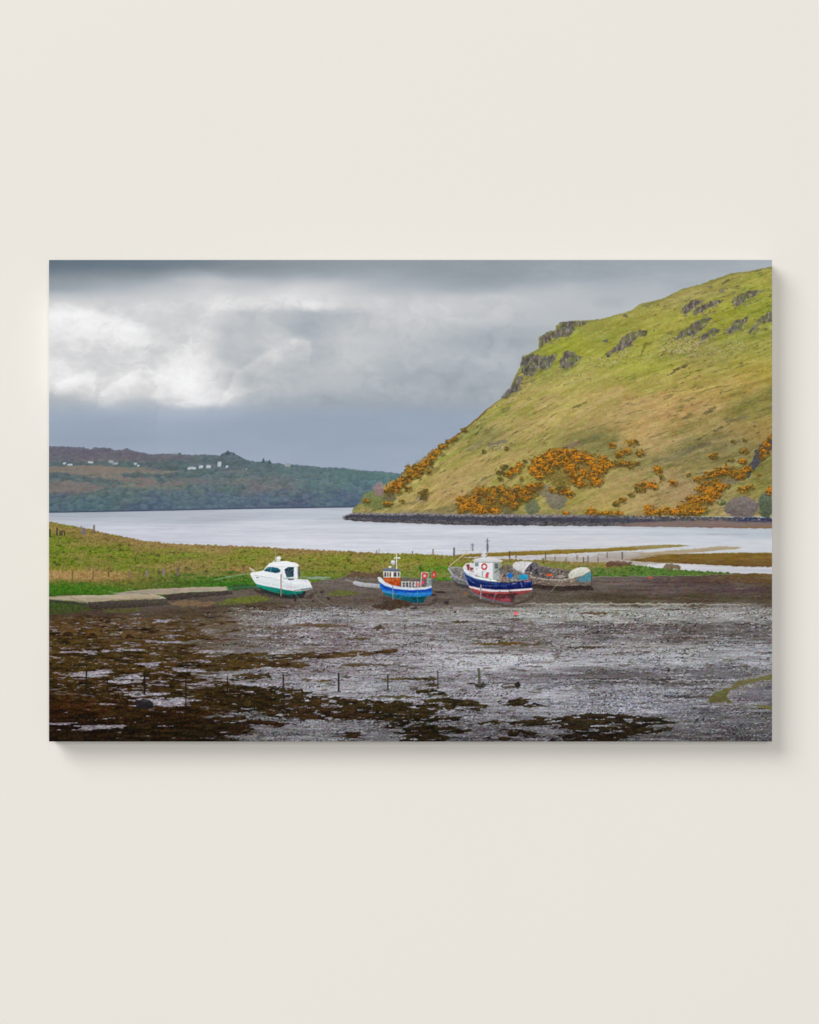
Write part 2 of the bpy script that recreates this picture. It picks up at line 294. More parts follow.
def oval(cx, cy, rx, ry, n=18): return [(cx+rx*math.cos(i*2*math.pi/n), cy+ry*math.sin(i*2*math.pi/n)) for i in range(n)]

CR = [([(539,338.5),(543,335),(549,332),(556,330),(556.5,325.5),(562,322),(575,321.3),(590,321),(586,324),(577,325),(573,332),(568,338),(560,338),(553,339),(546,342),(541,348),(539.3,345)], 'stepped crag on the skyline at the brow of the hill'),
([(522,357),(526,355),(535,355),(547,355.5),(556,353),(556,359),(551,365),(545,370),(538,368),(533,375),(527,377),(521,372),(521,363)], 'broad dark crag just below the brow at the left skyline'),
([(513,383),(518,375),(523,378),(519,385),(522,388),(514,393),(508,397),(502,399),(507,391)], 'narrow broken crag running down the left skyline'),
([(563,353),(568,350),(572,351),(576,355),(584,357),(577,361),(572,367),(566,371),(561,368),(560,361)], 'small crag right of the broad dark crag'),
([(611,350),(622,338),(632,331),(640,329.5),(649,329.5),(646,334),(637,337),(631,345),(623,351),(618,350),(607,358),(605,354)], 'dark crag alone in the middle of the upper slope'),
([(681,310),(684,306),(690,301),(700,300),(706,300.5),(699,304),(695,308),(687,313),(681,313)], 'upper crag left of the narrow slanting crag'),
([(693,314),(696,308),(706,304),(716,299),(723,300),(716,306),(707,308),(702,312),(695,316)], 'narrow slanting crag ending in pale stones'),
([(732,306),(733,298),(742,293),(752,290),(764,289),(756,296),(745,301),(738,306)], 'topmost dark crag on bright green turf'),
([(677,337),(682,330),(694,322),(706,318),(714,318),(706,324),(700,330),(692,336),(684,336),(678,340)], 'long dark crag above the scree'),
([(697,338),(708,331),(716,328),(720,331),(712,336),(703,339)], 'small stony crag under the long dark crag'),
([(725,331),(733,322),(742,319),(750,316),(747,322),(741,328),(732,334),(726,333)], 'crag between the scree and the right-hand edge crag'),
([(749,332),(757,322),(764,315),(772.5,311),(772.5,321),(764,322),(757,327),(750,334)], 'crag cut off by the right edge of the canvas')]
for i, (p, t) in enumerate(CR):
    l = newlab('crag', None, t, None, 'dark crags on the upper slope')
    sl, m = cover(p, 1.5, i, soft=.8)
    xs, ys = X[sl], Y[sl]
    w, bx, by, idd = worley(xs/2.6+0.4*fbm(xs/3, ys/3, 251, 2), ys/4.2, 261+i)
    v = fbm(xs/1.7, ys/3.6, 271+i, 3)
    c = C(96, 89, 90)+(34*smooth(.1, .8, v)-12*smooth(.1, .7, -v)+6*v+22*(idd-.5)+14*by+10*fbm(xs/6, ys/5, 275+i, 2))[..., None]*C(1, .98, .88)
    c = mix(c, C(110, 118, 62)*np.ones_like(c), smooth(0.1, 0.7, fbm(xs/5, ys/2.8, 281+i, 3))*0.6)
    sh_ = mix(img[sl], C(92, 92, 62)*np.ones_like(c), cover([(a_+.8, b_+1.4) for a_, b_ in p], 2.4, i+3)[1][:m.shape[0], :m.shape[1]]*.45) if cover([(a_+.8, b_+1.4) for a_, b_ in p], 2.4, i+3)[1].shape == m.shape else img[sl]
    img[sl] = mix(sh_, c, m*0.86); lab[sl] = np.where((m > 0.5) & (mh[sl] > .5), l, lab[sl])
    c0 = np.array(p).mean(0)
    for q in range(14):                            # broken stones round the foot
        rr = np.random.RandomState(i*31+q); ax = c0[0]+rr.uniform(-12, 9); ay = c0[1]+rr.uniform(2, 9)-0.35*(ax-c0[0])
        draw(oval(ax, ay, rr.uniform(.6, 1.7), rr.uniform(.4, 1.0), 7), (128, 120, 116) if q % 2 else (98, 94, 84), None, 8, .4, .6, q)
draw(oval(605, 341, 3, 1.6), (100, 96, 84), None, 10, .8, .9)
draw(oval(625, 315.5, 2.6, 1.8), (104, 100, 80), None, 10, .8, .8); draw(oval(722, 291, 3, 2), (120, 112, 100), None, 12, 1, .8); draw(oval(710, 286.5, 3, 1.2), (118, 118, 76), None, 10, 1, .8)
stroke((722,284), (729,279.5), 2.2, (104, 104, 66), a=.8, noise=12); draw(oval(738, 288, 9, 1.2), (120, 122, 60), None, 10, 1, .5)

# dark ravine and rounded bushes
for (p, c, a, wp) in (([(738,481),(746,468),(750,464),(757,448),(764,442),(772,437),(772,446),(766,455),(760,463),(753,470),(748,478)], (72,72,84), .9, 1.8),
    ([(700,484),(720,477),(745,478),(735,484),(715,488)], (110,98,100), .5, 1.5)):
    draw(p, c, None, 12, wp, a)
def bush(cx, cy, rx, ry, c, name='bush', text=None, a=1.0, seed=0):
    l = newlab(name, None, text)
    sl, m = cover(oval(cx, cy, rx, ry, 22), 1.8, seed, soft=.8)
    xs, ys = X[sl], Y[sl]
    w, bx, by, idd = worley(xs/3.2, ys/2.6, 301+seed)
    cc = np.array(c, np.float32)+(9*by+10*(idd-.5)+9*fbm(xs/1.4, ys/1.4, 305+seed, 2)-10*(ys-cy)/ry)[..., None]*C(1, 1, .9)
    img[sl] = mix(img[sl], cc, m*a); lab[sl] = np.where(m > .5, l, lab[sl])
bush(376, 500, 15, 10, (112,120,74), text='printed green scrub at the foot of the point', seed=1, a=.85)
bush(389, 496, 7, 6, (104,104,78), text='printed dark scrub under the left skyline gorse', seed=7, a=.8)
bush(379, 489, 5, 7, (146,122,124), text='printed purplish bare bush at the left skyline', seed=2, a=.85)
bush(556, 500, 11, 9, (118,112,102), text='printed grey bare bush below the big gorse patch', seed=3, a=.8)
bush(544, 490, 9, 7, (126,120,106), text='printed pale scrub between the gorse bands', seed=13, a=.7)
bush(532, 506, 8, 9, (104,112,84), text='printed grey-green bush at the shore end of the gorse band', seed=4, a=.9)
bush(508, 508, 9, 7, (98,98,78), text='printed dark scrub inside the lower gorse band', seed=14, a=.8)
bush(421, 498, 7, 4, (150,130,108), text='printed brownish bramble patch low on the left slope', seed=8, a=.6)
bush(742, 507, 17, 11, (116,106,102), text='printed large grey bare bush at the lower right', seed=5)
bush(766, 505, 8, 13, (88,98,78), text='printed dark green bush against the right edge', seed=6)
bush(722, 503, 4, 3, (80,92,60), text='printed small dark green bush beside the big grey one', seed=9)

# gorse
GO = []
def g(cx, cy, rx, ry, k=1.0): GO.append((cx, cy, rx*1.2, ry*1.08, k))
for q in ((514,470,5,3.5),(520,465,3,2.5),(509,474,4,3)): g(*q)
for q in ((534,470,5,5),(540,462,6,5),(546,468,6,6),(550,456,6,5),(556,462,7,6),(560,453,7,4),(566,460,7,6),(572,453,6,4),(578,457,6,5),(585,458,6,4),(570,468,6,4),(590,461,4,4),(539,476,4,3),(597,468,6,6),(602,461,4,5),(592,476,5,5),(596,482,5,4),(584,473,5,4),(576,480,5,4),(582,484,4,3),(573,475,4,3),(608,464,6,3),(602,470,4,4),(564,491,5,4),(570,494,3,2.5),(554,490,5,2.5,.8)): g(*q)
for q in ((462,502,5,5,.85),(468,506,5,5),(474,500,5,6,.9),(480,492,5,5,.9),(478,509,5,5),(484,511,4,4),(486,490,3,3,.8),(496,492,5,5,.85),(501,490,4,4,.9),(491,500,4,4,.85),(494,511,5,4),(507,493,5,4,.8),(504,501,5,4,.8),(513,498,5,5,.95),(520,494,6,5),(518,489,4,3),(527,491,5,5),(532,487,5,4),(537,485,4,3),(526,498,4,3,.8),(514,506,3,3,.9),(462,510,3,4,.7),(487,505,3,3,.7)): g(*q)
for q in ((612,445,3,2.6),(631,442.5,4.5,2.4,.6),(620,454,3.5,4),(627,451,3.5,3),(640,453,3.5,2.8,.7),(623,463,7,2.6,.7),(635,463,3,1.8,.6),(630,467,2,1.4,.5),(657,470,3.8,4),(662,477.5,2,2,.3),(648,485,9,3.4),(654.5,487,2.6,2),(640,490,4,2.4,.4),(631,494.5,2.4,1.9,.3),(672.5,482.5,3.5,2.8),(622,499.5,2.4,2.4),(616,503,3,2.4,.4),(591,512,4.5,3.4),(605,513.3,7,2.2),(618.5,513.5,4,2.5),(648,511,4,5),(655,512.5,5,3),(665,511,7,3.6),(676,511.5,6,3.4),(566,513,3,2,.9)): g(*q)
for q in ((713,456,3.5,2.6),(744,451,3,2.6,.5),(711.5,474.5,6,3),(719,472,5,3.4),(725,470.5,6,4.4),(733,473,3,3,.8),(740,475,6,4),(747,469.5,4.4,2.8),(742,461.5,2.8,2.4),(731,459.5,2,1.5,.5),(697,479.5,4,2.6,.9),(704,477,4,2,.8),(700,488.6,4,3,.9),(716,482,4,2.4,.8),(706,483,3,2,.8),(711,492,7,5),(718,488,6,4),(726,486,3,1.8,.8),(708,499.5,6.5,4),(716,495,4,3,.9),(698,500,5,4,.8),(690,499,4,3,.9),(691.5,504,6,4,.8),(684,506,5,3,.7),(686,511.5,7,3.6),(697,511,6,3.6),(704,510,3,3,.8),(743,489.5,4.5,2.8,.75),(750.5,487,2.4,2,.7),(763,453,4,5),(768,445,4,4),(771,438,2,3,.8),(769.5,491,3,3.6),(758,474,1.6,1.4,.5),(688,474.5,1.6,1.2,.5),(733,441,1.6,1.4,.4),(744,440,1.8,1.3,.4)): g(*q)
for q in ((389,490,4,4,.95),(394,487,5,5),(400,484,5,4),(398,492,2.5,2,.6),(406,479,5,4,.9),(411,471,5,5,.6),(414,474,6,4,.8),(420,468,6,5,.7),(426,463,5,4,.9),(431,457,4,3.4,.9),(437,452,4,2.6,.8),(443,446.5,4,2.4,.7),(449,441.5,3,2,.6),(366,500.5,3,1.6,.7),(388,504,3.5,2.4,.8),(408,489,3,1.8,.6),(424,494,3.6,5,.45),(402,501,1.6,1.6,.5),(428,472,3,2.4,.4),(461,413,0,0,0),(454,439,2.5,1.6,.6),(464,430,2.6,1.6,.5)):
    if q[2]: g(*q)
for q in ((505,467,4,2.4,.15),(499,472,2.6,2.4,.3),(506,448.3,1.6,1.6,.5),(483.5,451.5,1.4,1.4,.1),(521,479,1.4,2.2,.5),(560,486,5,3,.2),(525,461.5,1.5,1.2,.2),(500,479,2,1.6,.2)): g(*q)
def under(pts, a):                                # low brown-green scrub between the flowering bushes
    sl, m = cover(pts, 3.0, 5, soft=1.6)
    c = C(112, 92, 44)+(20*fbm(X[sl]/1.7, Y[sl]/1.4, 327, 3)+9*fbm(X[sl]/5, Y[sl]/4, 329, 2))[..., None]*C(1, .95, .6)
    img[sl] = mix(img[sl], c, m*a)
under([(528,466),(540,457),(552,449),(580,450),(604,458),(612,466),(600,482),(592,487),(572,486),(552,482),(536,480)], .72)
under([(456,512),(462,498),(480,488),(500,487),(520,488),(540,482),(546,486),(534,498),(520,508),(500,513)], .75)
under([(675,512),(694,496),(706,486),(722,482),(722,494),(706,508),(700,514)], .7); under([(694,482),(712,472),(730,466),(748,466),(744,478),(720,480),(702,484)], .6)
under([(382,494),(394,484),(410,470),(430,454),(444,445),(440,452),(424,468),(404,486),(390,496)], .6); under([(606,470),(616,460),(640,462),(634,466),(616,470)], .5)
w, bxg, byg, idg = worley(X/3.6+0.5*fbm(X/2.2, Y/2.2, 311, 2), Y/2.9+.4*fbm(X/2.4, Y/2.0, 313, 2), 315)
n1 = fbm(X/1.3, Y/1.1, 321, 3); n2 = fbm(X/3, Y/2.4, 325, 3)
for i, (cx, cy, rx, ry, kk) in enumerate(GO):
    l = newlab('gorse_bush', None, None, None, 'gorse bushes flowering on the hillside')
    wsl = (slice(max(0, int((cy-ry-4-RY0)*S)), int((cy+ry+4-RY0)*S)), slice(max(0, int((cx-rx-5-RX0)*S)), int((cx+rx+5-RX0)*S)))
    xs, ys = X[wsl], Y[wsl]
    d = np.sqrt(((xs-cx)/(rx+.4))**2+((ys-cy)/(ry+.4))**2)+0.46*n2[wsl]+0.26*n1[wsl]
    # shade under the bush to its lower right
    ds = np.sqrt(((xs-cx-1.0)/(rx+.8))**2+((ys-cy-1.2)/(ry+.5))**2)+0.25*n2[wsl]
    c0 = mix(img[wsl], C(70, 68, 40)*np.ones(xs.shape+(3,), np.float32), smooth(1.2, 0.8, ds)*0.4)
    m = smooth(1.22, 0.74, d)*.92
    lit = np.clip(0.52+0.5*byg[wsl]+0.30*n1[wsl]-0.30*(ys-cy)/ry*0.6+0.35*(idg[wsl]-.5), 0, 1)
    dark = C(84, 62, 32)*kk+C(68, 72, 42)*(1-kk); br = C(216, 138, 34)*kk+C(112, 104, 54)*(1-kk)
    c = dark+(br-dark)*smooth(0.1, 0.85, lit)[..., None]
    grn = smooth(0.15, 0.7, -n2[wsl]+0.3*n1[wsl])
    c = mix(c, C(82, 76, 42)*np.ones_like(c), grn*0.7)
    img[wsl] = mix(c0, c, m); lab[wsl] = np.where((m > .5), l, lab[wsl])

# ---------------------------------------------------------------- rocky shore under the hill
region(x0=335, y0=500, y1=535)
n1 = fbm(X/1.3, Y/1.1, 321, 3)
L_rock = newlab('rocky_shoreline', None, 'printed band of dark boulders along the foot of the hill')
tp = line([(340,516.5),(346,514.5),(353,512.8),(380,512.8),(430,513),(460,514),(570,514.5),(620,515.5),(700,517),(772,517.5)], X)+0.5*fbm(X/2, Y*0, 331, 3)
bt = line([(340,517.2),(344,519.5),(360,521.5),(400,523),(460,525),(570,526),(600,526),(772,528.5)], X)+0.35*fbm(X/5, Y*0, 333, 2)
m = smooth(-.5, .5, Y-tp)*(1-smooth(-.5, .5, Y-bt))*smooth(341, 346, X)
rk = C(86, 83, 86)+(24*fbm(X/1.7, Y/1.1, 335, 3)+10*fbm(X/9, Y/2, 337, 2))[..., None]
band = (Y-tp)/(bt-tp+1e-3)
peb = smooth(0.28, 0.12, band+0.1*fbm(X/2, Y/2, 339, 2))
rk = mix(rk, C(150, 144, 142)+(34*fbm(X/1.4, Y/1.0, 341, 2))[..., None], peb*smooth(620, 560, X)*0.65)
rk = mix(rk, C(56, 58, 76)+(10*n1)[..., None], smooth(.22, .35, band)*smooth(.75, .45, band)*0.6*smooth(700, 640, X))
beach = smooth(590, 640, X+Y*0)*smooth(line([(590,1),(640,.45),(700,.2),(772,.25)], X), line([(590,1),(640,.45),(700,.2),(772,.25)], X)+.25, band)
rk = mix(rk, C(128, 110, 104)+(5*fbm(X/14, Y/1.2, 343, 3))[..., None], beach)
rk = mix(rk, C(134, 102, 72)*np.ones_like(rk), beach*smooth(.6, 1., band)*smooth(690, 760, X)*.7)
rk = mix(rk, C(58, 64, 90)+(16*n1)[..., None], smooth(.55, .25, band)*smooth(725, 745, X)*.9)
rk = mix(rk, C(165, 160, 156)*np.ones_like(rk), smooth(.35, .8, fbm(X/2.2, Y/1, 345, 2))*smooth(.35, .15, band)*smooth(600, 640, X)*.8)
img[:] = mix(img, rk, m); lab[m > .5] = L_rock
rf = smooth(0, .6, Y-bt)*smooth(3.5, .6, Y-bt)*smooth(345, 352, X)
img[:] = mix(img, C(186, 188, 198)*np.ones_like(img), rf*.5)

# ---------------------------------------------------------------- sandbars, right
region(y0=530, y1=580)
L_bar = newlab('sandbar', None, 'long olive sandbar behind the boats', None, 'sandbars exposed in the loch')
def bar(pts, c, l, text=None, noise=7, warp=.35, c2=None, a=1.0):
    draw(pts, c, l, noise, warp, a, 3, c2, ns=(9, 1.0))
draw([(470,556.4),(500,556),(560,554.4),(600,553),(600,562),(545,560),(470,558.4)], (192,186,184), None, 12, .5, .6, 5, ns=(6,.8))
draw([(590,557),(600,553),(640,551.5),(660,553),(650,557),(700,559),(640,566),(600,566),(540,561),(545,557)], (176,168,160), None, 9, .8, .9, 5, ns=(9,.9))
bar([(455,555),(485,553),(520,551.3),(560,549.6),(600,548.4),(625,547),(650,545.3),(672,544.6),(690,545.5),(665,547.8),(640,549.8),(600,551.8),(560,554),(500,556.2),(455,557.5)], (138,120,50), L_bar, c2=(132,108,48))
draw([(630,547),(655,545.2),(690,545.6),(665,547.8),(640,549.5)], (150,134,96), None, 8, .6, .8, 6, ns=(9,1))
L_b2 = newlab('sandbar', None, 'thin pale sandbar in the middle of the channel', None, 'sandbars exposed in the loch')
bar([(640,553.4),(670,550.5),(695,548.8),(720,546.2),(742,547.2),(735,549.3),(716,550.6),(690,552.8),(660,554.8),(640,556)], (168,150,120), L_b2, a=.9)
L_b3 = newlab('sandbar', None, 'widest brown sandbar reaching the right edge', None, 'sandbars exposed in the loch')
bar([(622,560),(640,556),(665,554.2),(700,553.4),(740,552.6),(772.5,552.8),(772.5,567),(740,566.5),(705,564.6),(670,563),(640,561.5)], (124,100,44), L_b3, noise=10, c2=(108,82,46))
draw([(640,558),(690,556.6),(740,557),(772.5,556),(772.5,558),(740,559.4),(690,559),(650,560)], (134,104,44), None, 12, .8, .5, 7, ns=(9,.8))
draw([(615,555),(660,556),(640,559),(600,563),(580,562)], (170,158,150), None, 10, .8, .7, 8, ns=(6,.8))

# ---------------------------------------------------------------- grass bank
region(y0=510, y1=620)
L_grass = newlab('grass_bank', None, 'printed green saltmarsh bank with rusty tufts behind the boats', 'structure')
gt = line([(49,521.3),(60,523.3),(72,526),(85,528),(100,532),(120,536),(140,540),(160,542.5),(180,544),(200,544.7),(240,546),(300,549),(340,551),(380,553),(420,554),(445,555.5),(470,557.5),(500,559),(545,560.5),(600,562.5),(625,564),(660,568),(700,571),(735,573)], X)+0.7*fbm(X/2.0, Y*0, 351, 3)
def gb_line(): return line([(49,609),(90,606),(130,600),(200,594),(240,586),(300,584),(345,577),(400,577),(440,580),(470,582),(540,578),(600,576.5),(640,576),(700,575.5),(738,573.5)], X)+0.8*fbm(X/5, Y*0, 353, 3)
gb = gb_line()
m = smooth(-.5, .5, Y-gt)*(1-smooth(-.5, .5, Y-gb))*smooth(738, 728, X)
gf = field([(55,528,140,118,50),(100,537,136,110,52),(160,545,150,118,64),(220,548,158,120,72),(300,551,162,122,72),(380,555,140,118,54),(55,540,96,118,18),(90,550,104,124,18),(140,555,108,124,24),(120,565,110,116,30),(60,560,98,118,18),(200,556,110,126,30),(200,566,140,116,56),
(250,556,118,128,28),(300,560,118,128,30),(270,570,142,112,56),(330,566,126,118,40),(60,575,158,118,62),(100,577,152,114,60),(130,580,112,108,36),(60,586,60,110,14),(100,588,64,108,16),(160,584,80,100,30),(200,580,70,108,26),(230,582,56,112,20),(60,603,62,84,24),(100,605,80,88,24),
(360,560,128,132,30),(400,562,124,130,28),(360,572,112,100,40),(440,562,126,130,32),(440,574,62,130,16),(420,574,80,124,20),(480,563,124,130,40),(560,563,130,128,50),(600,566,120,118,46),(600,572,76,116,36),(640,571,80,116,38),(690,573,84,112,38),(560,574,80,112,38),(310,580,92,128,24),(330,578,96,120,30)], 26, 6.5, X+4*fbm(X/9, Y/4, 361, 3), Y+2*fbm(X/9, Y/4, 365, 3))
t1 = fbm(X/3.0, Y/1.8, 371, 4); t2 = fbm(X/1.3, Y/1.1, 375, 3); t3 = fbm(X/14, Y/4, 377, 3)
gy_ = gf.mean(-1, keepdims=True); gf = (gy_+(gf-gy_)*.84)*1.08+C(-4, -3, 2)
gf = gf+(15*t2+7*t1)[..., None]*C(1, 1, .5)
tuft = smooth(.10, .62, t1+.45*t3)*smooth(586, 578, Y)
gf = mix(gf, C(126, 108, 70)+(24*t2)[..., None]*C(1, .9, .7), tuft*.52*(smooth(640, 590, X)))
tdk = smooth(.35, .85, -t1+.3*t2)*smooth(588, 580, Y)
gf = mix(gf, C(58, 62, 28)*np.ones_like(gf), tdk*.7)
rim = smooth(4.5, .5, Y-gt)*smooth(640, 560, X)
gf = mix(gf, C(132, 108, 68)+(24*t2)[..., None]*C(1, .9, .7), rim*.6)
sp = smooth(.0, .6, fbm(X/24, Y/5, 379, 4))*smooth(640, 600, X)*smooth(582, 576, Y)
gf = mix(gf, C(160, 138, 80)+(20*t2)[..., None], sp*.40)
sg = smooth(.05, .6, -fbm(X/24, Y/5, 379, 4))*smooth(540, 530, X)
gf = mix(gf, C(124, 138, 44)+(18*t2)[..., None], sg*.45*smooth(580, 574, Y))
reed = smooth(569.5, 572, Y+1.3*t1)*smooth(580.5, 577.5, Y+1.3*t1)*smooth(150, 110, X)
gf = mix(gf, C(164, 132, 84)+(20*t2+8*t1)[..., None], reed*.8)
img[:] = mix(img, gf, m); lab[m > .5] = L_grass
draw([(607,562),(622,560.5),(632,562),(630,566),(605,566)], (92,62,50), None, 16, 1.4, .8, 9); draw([(662,569),(666,563.5),(676,563.5),(682,567),(680,570)], (112,98,74), None, 20, 1.4, .9, 10, ns=(.8, 3))

# ---------------------------------------------------------------- mudflat
region(y0=565)
L_mud = newlab('mudflat', None, 'printed wet tidal mudflat with brown weed, shining in streaks', 'structure')
gb = gb_line()
m = np.maximum(smooth(-.4, .4, Y-gb), smooth(-.4, .4, Y-574)*smooth(716, 735, X))
MP = [(60,612,84,66,60),(100,612,86,70,62),(150,606,92,80,72),(200,603,96,82,74),(200,612,82,66,46),(250,606,88,70,50),(250,594,104,90,80),(300,596,104,92,84),(340,590,106,94,86),(350,602,96,78,64),(400,606,100,84,74),(440,600,106,92,84),(340,580,112,98,88),
(60,628,72,54,26),(100,630,76,60,30),(150,632,84,68,42),(60,650,72,56,24),(100,655,70,54,26),(150,655,74,58,30),(190,660,76,60,32),(60,680,64,50,22),(110,690,62,48,24),(60,700,58,36,14),(120,715,52,34,12),(80,735,36,26,14),(150,735,44,32,16),(200,700,60,48,24),(200,730,52,40,22),(200,640,96,80,62),(220,625,100,82,60),
(250,618,138,128,126),(300,618,152,146,148),(350,612,140,134,134),(400,615,156,152,154),(250,636,124,112,110),(300,635,128,114,114),(350,632,130,118,120),(400,630,140,130,132),(260,650,122,112,110),(320,645,132,120,122),(400,648,144,134,138),(300,670,136,126,132),(260,682,140,134,142),(340,682,150,146,152),(390,690,156,152,160),(350,665,146,138,142),(400,668,150,142,148),
(260,720,118,114,120),(320,728,138,136,144),(370,735,130,128,136),(300,740,126,126,132),(420,690,140,136,142),(420,725,112,108,114),
(470,614,156,152,150),(540,612,158,156,150),(600,612,160,158,150),(660,612,156,154,148),(740,610,150,146,142),(470,632,134,124,124),(540,632,124,114,114),(600,632,112,102,102),(680,634,112,102,100),(750,634,108,100,100),(470,646,160,156,158),(520,644,118,106,98),(560,646,140,134,136),(620,646,142,136,136),(700,650,146,144,146),(460,664,172,170,176),(520,662,176,174,180),(600,660,162,160,166),(680,658,160,160,166),(750,660,150,150,156),
(470,680,136,130,138),(540,676,128,122,128),(600,676,104,98,100),(660,676,112,106,110),(720,672,116,112,116),(500,692,152,148,156),(560,692,148,146,154),(620,696,140,138,148),(660,704,138,138,150),(700,700,120,116,122),(470,715,132,128,136),(560,706,142,140,148),(620,708,144,144,156),(700,720,124,122,128),(740,715,104,100,104),(700,738,104,102,106),(750,738,96,94,98),(480,738,104,100,108),
(560,588,96,84,76),(620,584,112,98,92),(560,600,94,82,64),(620,598,82,68,48),(700,598,82,68,46),(765,598,80,66,46),(660,586,100,84,80),(720,588,96,80,76),(765,588,90,72,68),(700,580,92,72,68),(765,577,116,90,40),(480,606,102,88,78),(740,576,112,86,44),(520,600,104,90,80)]
wxm = X+10*fbm(X/22, Y/5, 381, 3); wym = Y+2.0*fbm(X/20, Y/5, 385, 3)
mf = field(MP, 32, 6.5, wxm, wym)
st = fbm(X/16, Y/1.5, 391, 4); fi = fbm(X/1.8, Y/0.9, 395, 3); fi2 = (vnoise(X/0.85, Y/0.65, 399)*2-1)
wetz = smooth(604, 608, Y-.0*X)*smooth(.35, .65, np.clip((X-170)/110, 0, 1)+.55*fbm(X/16, Y/1.8, 401, 4))
mg_ = mf.mean(-1, keepdims=True); mf = mg_+(mf-mg_)*.72+C(-2, -2, -3)
rough = np.clip(.62+.6*fbm(X/38, Y/5, 397, 3)+.25*fbm(X/9, Y/2, 398, 3), .12, 1.25)
spk = 9+30*wetz*rough*(0.75+.5*smooth(675, 715, Y))
mf = mf+(spk*(fi*.75+fi2*.55)+7*st)[..., None]*C(1, 1, 1.02)
# short dark pebbles and small weed scraps
pb = smooth(.42, .82, fbm(X/1.9, Y/.95, 405, 3))*wetz*np.clip(rough*1.2, 0, 1)
mf = mf*(1-.60*pb[..., None])+(9*fbm(X/40, Y/2.6, 407, 4)*wetz)[..., None]
hi = smooth(.4, .9, fbm(X/2.0, Y/.8, 409, 3)+.35*st)*wetz
mf = mix(mf, C(206, 206, 214)*np.ones_like(mf), hi*.55)
scr = smooth(.42, .75, fbm(X/9, Y/1.7, 411, 4))*wetz*smooth(615, 625, Y)
mf = mix(mf, C(84, 74, 62)+(16*fi)[..., None], scr*.62)
lnm = smooth(.45, .9, fbm(X/30, Y/.9, 413, 3))*wetz
mf = mix(mf, C(104, 92, 92)*np.ones_like(mf), lnm*.4)
wz = wetz[..., None]
sil = smooth(.15, .8, fbm(X/26, Y/2.2, 415, 4))*wetz; trg = smooth(.15, .8, -fbm(X/26, Y/2.2, 415, 4))*wetz
mf = mf*(1-.12*trg[..., None]); mf = mix(mf, C(190, 190, 198)+(18*fi2)[..., None], sil*.35)
mf = mf+wz*(((mf-128)*1.12+128)-mf)+wz*C(0, 1, 2)
img[:] = mix(img, mf, m); lab[m > .5] = L_mud
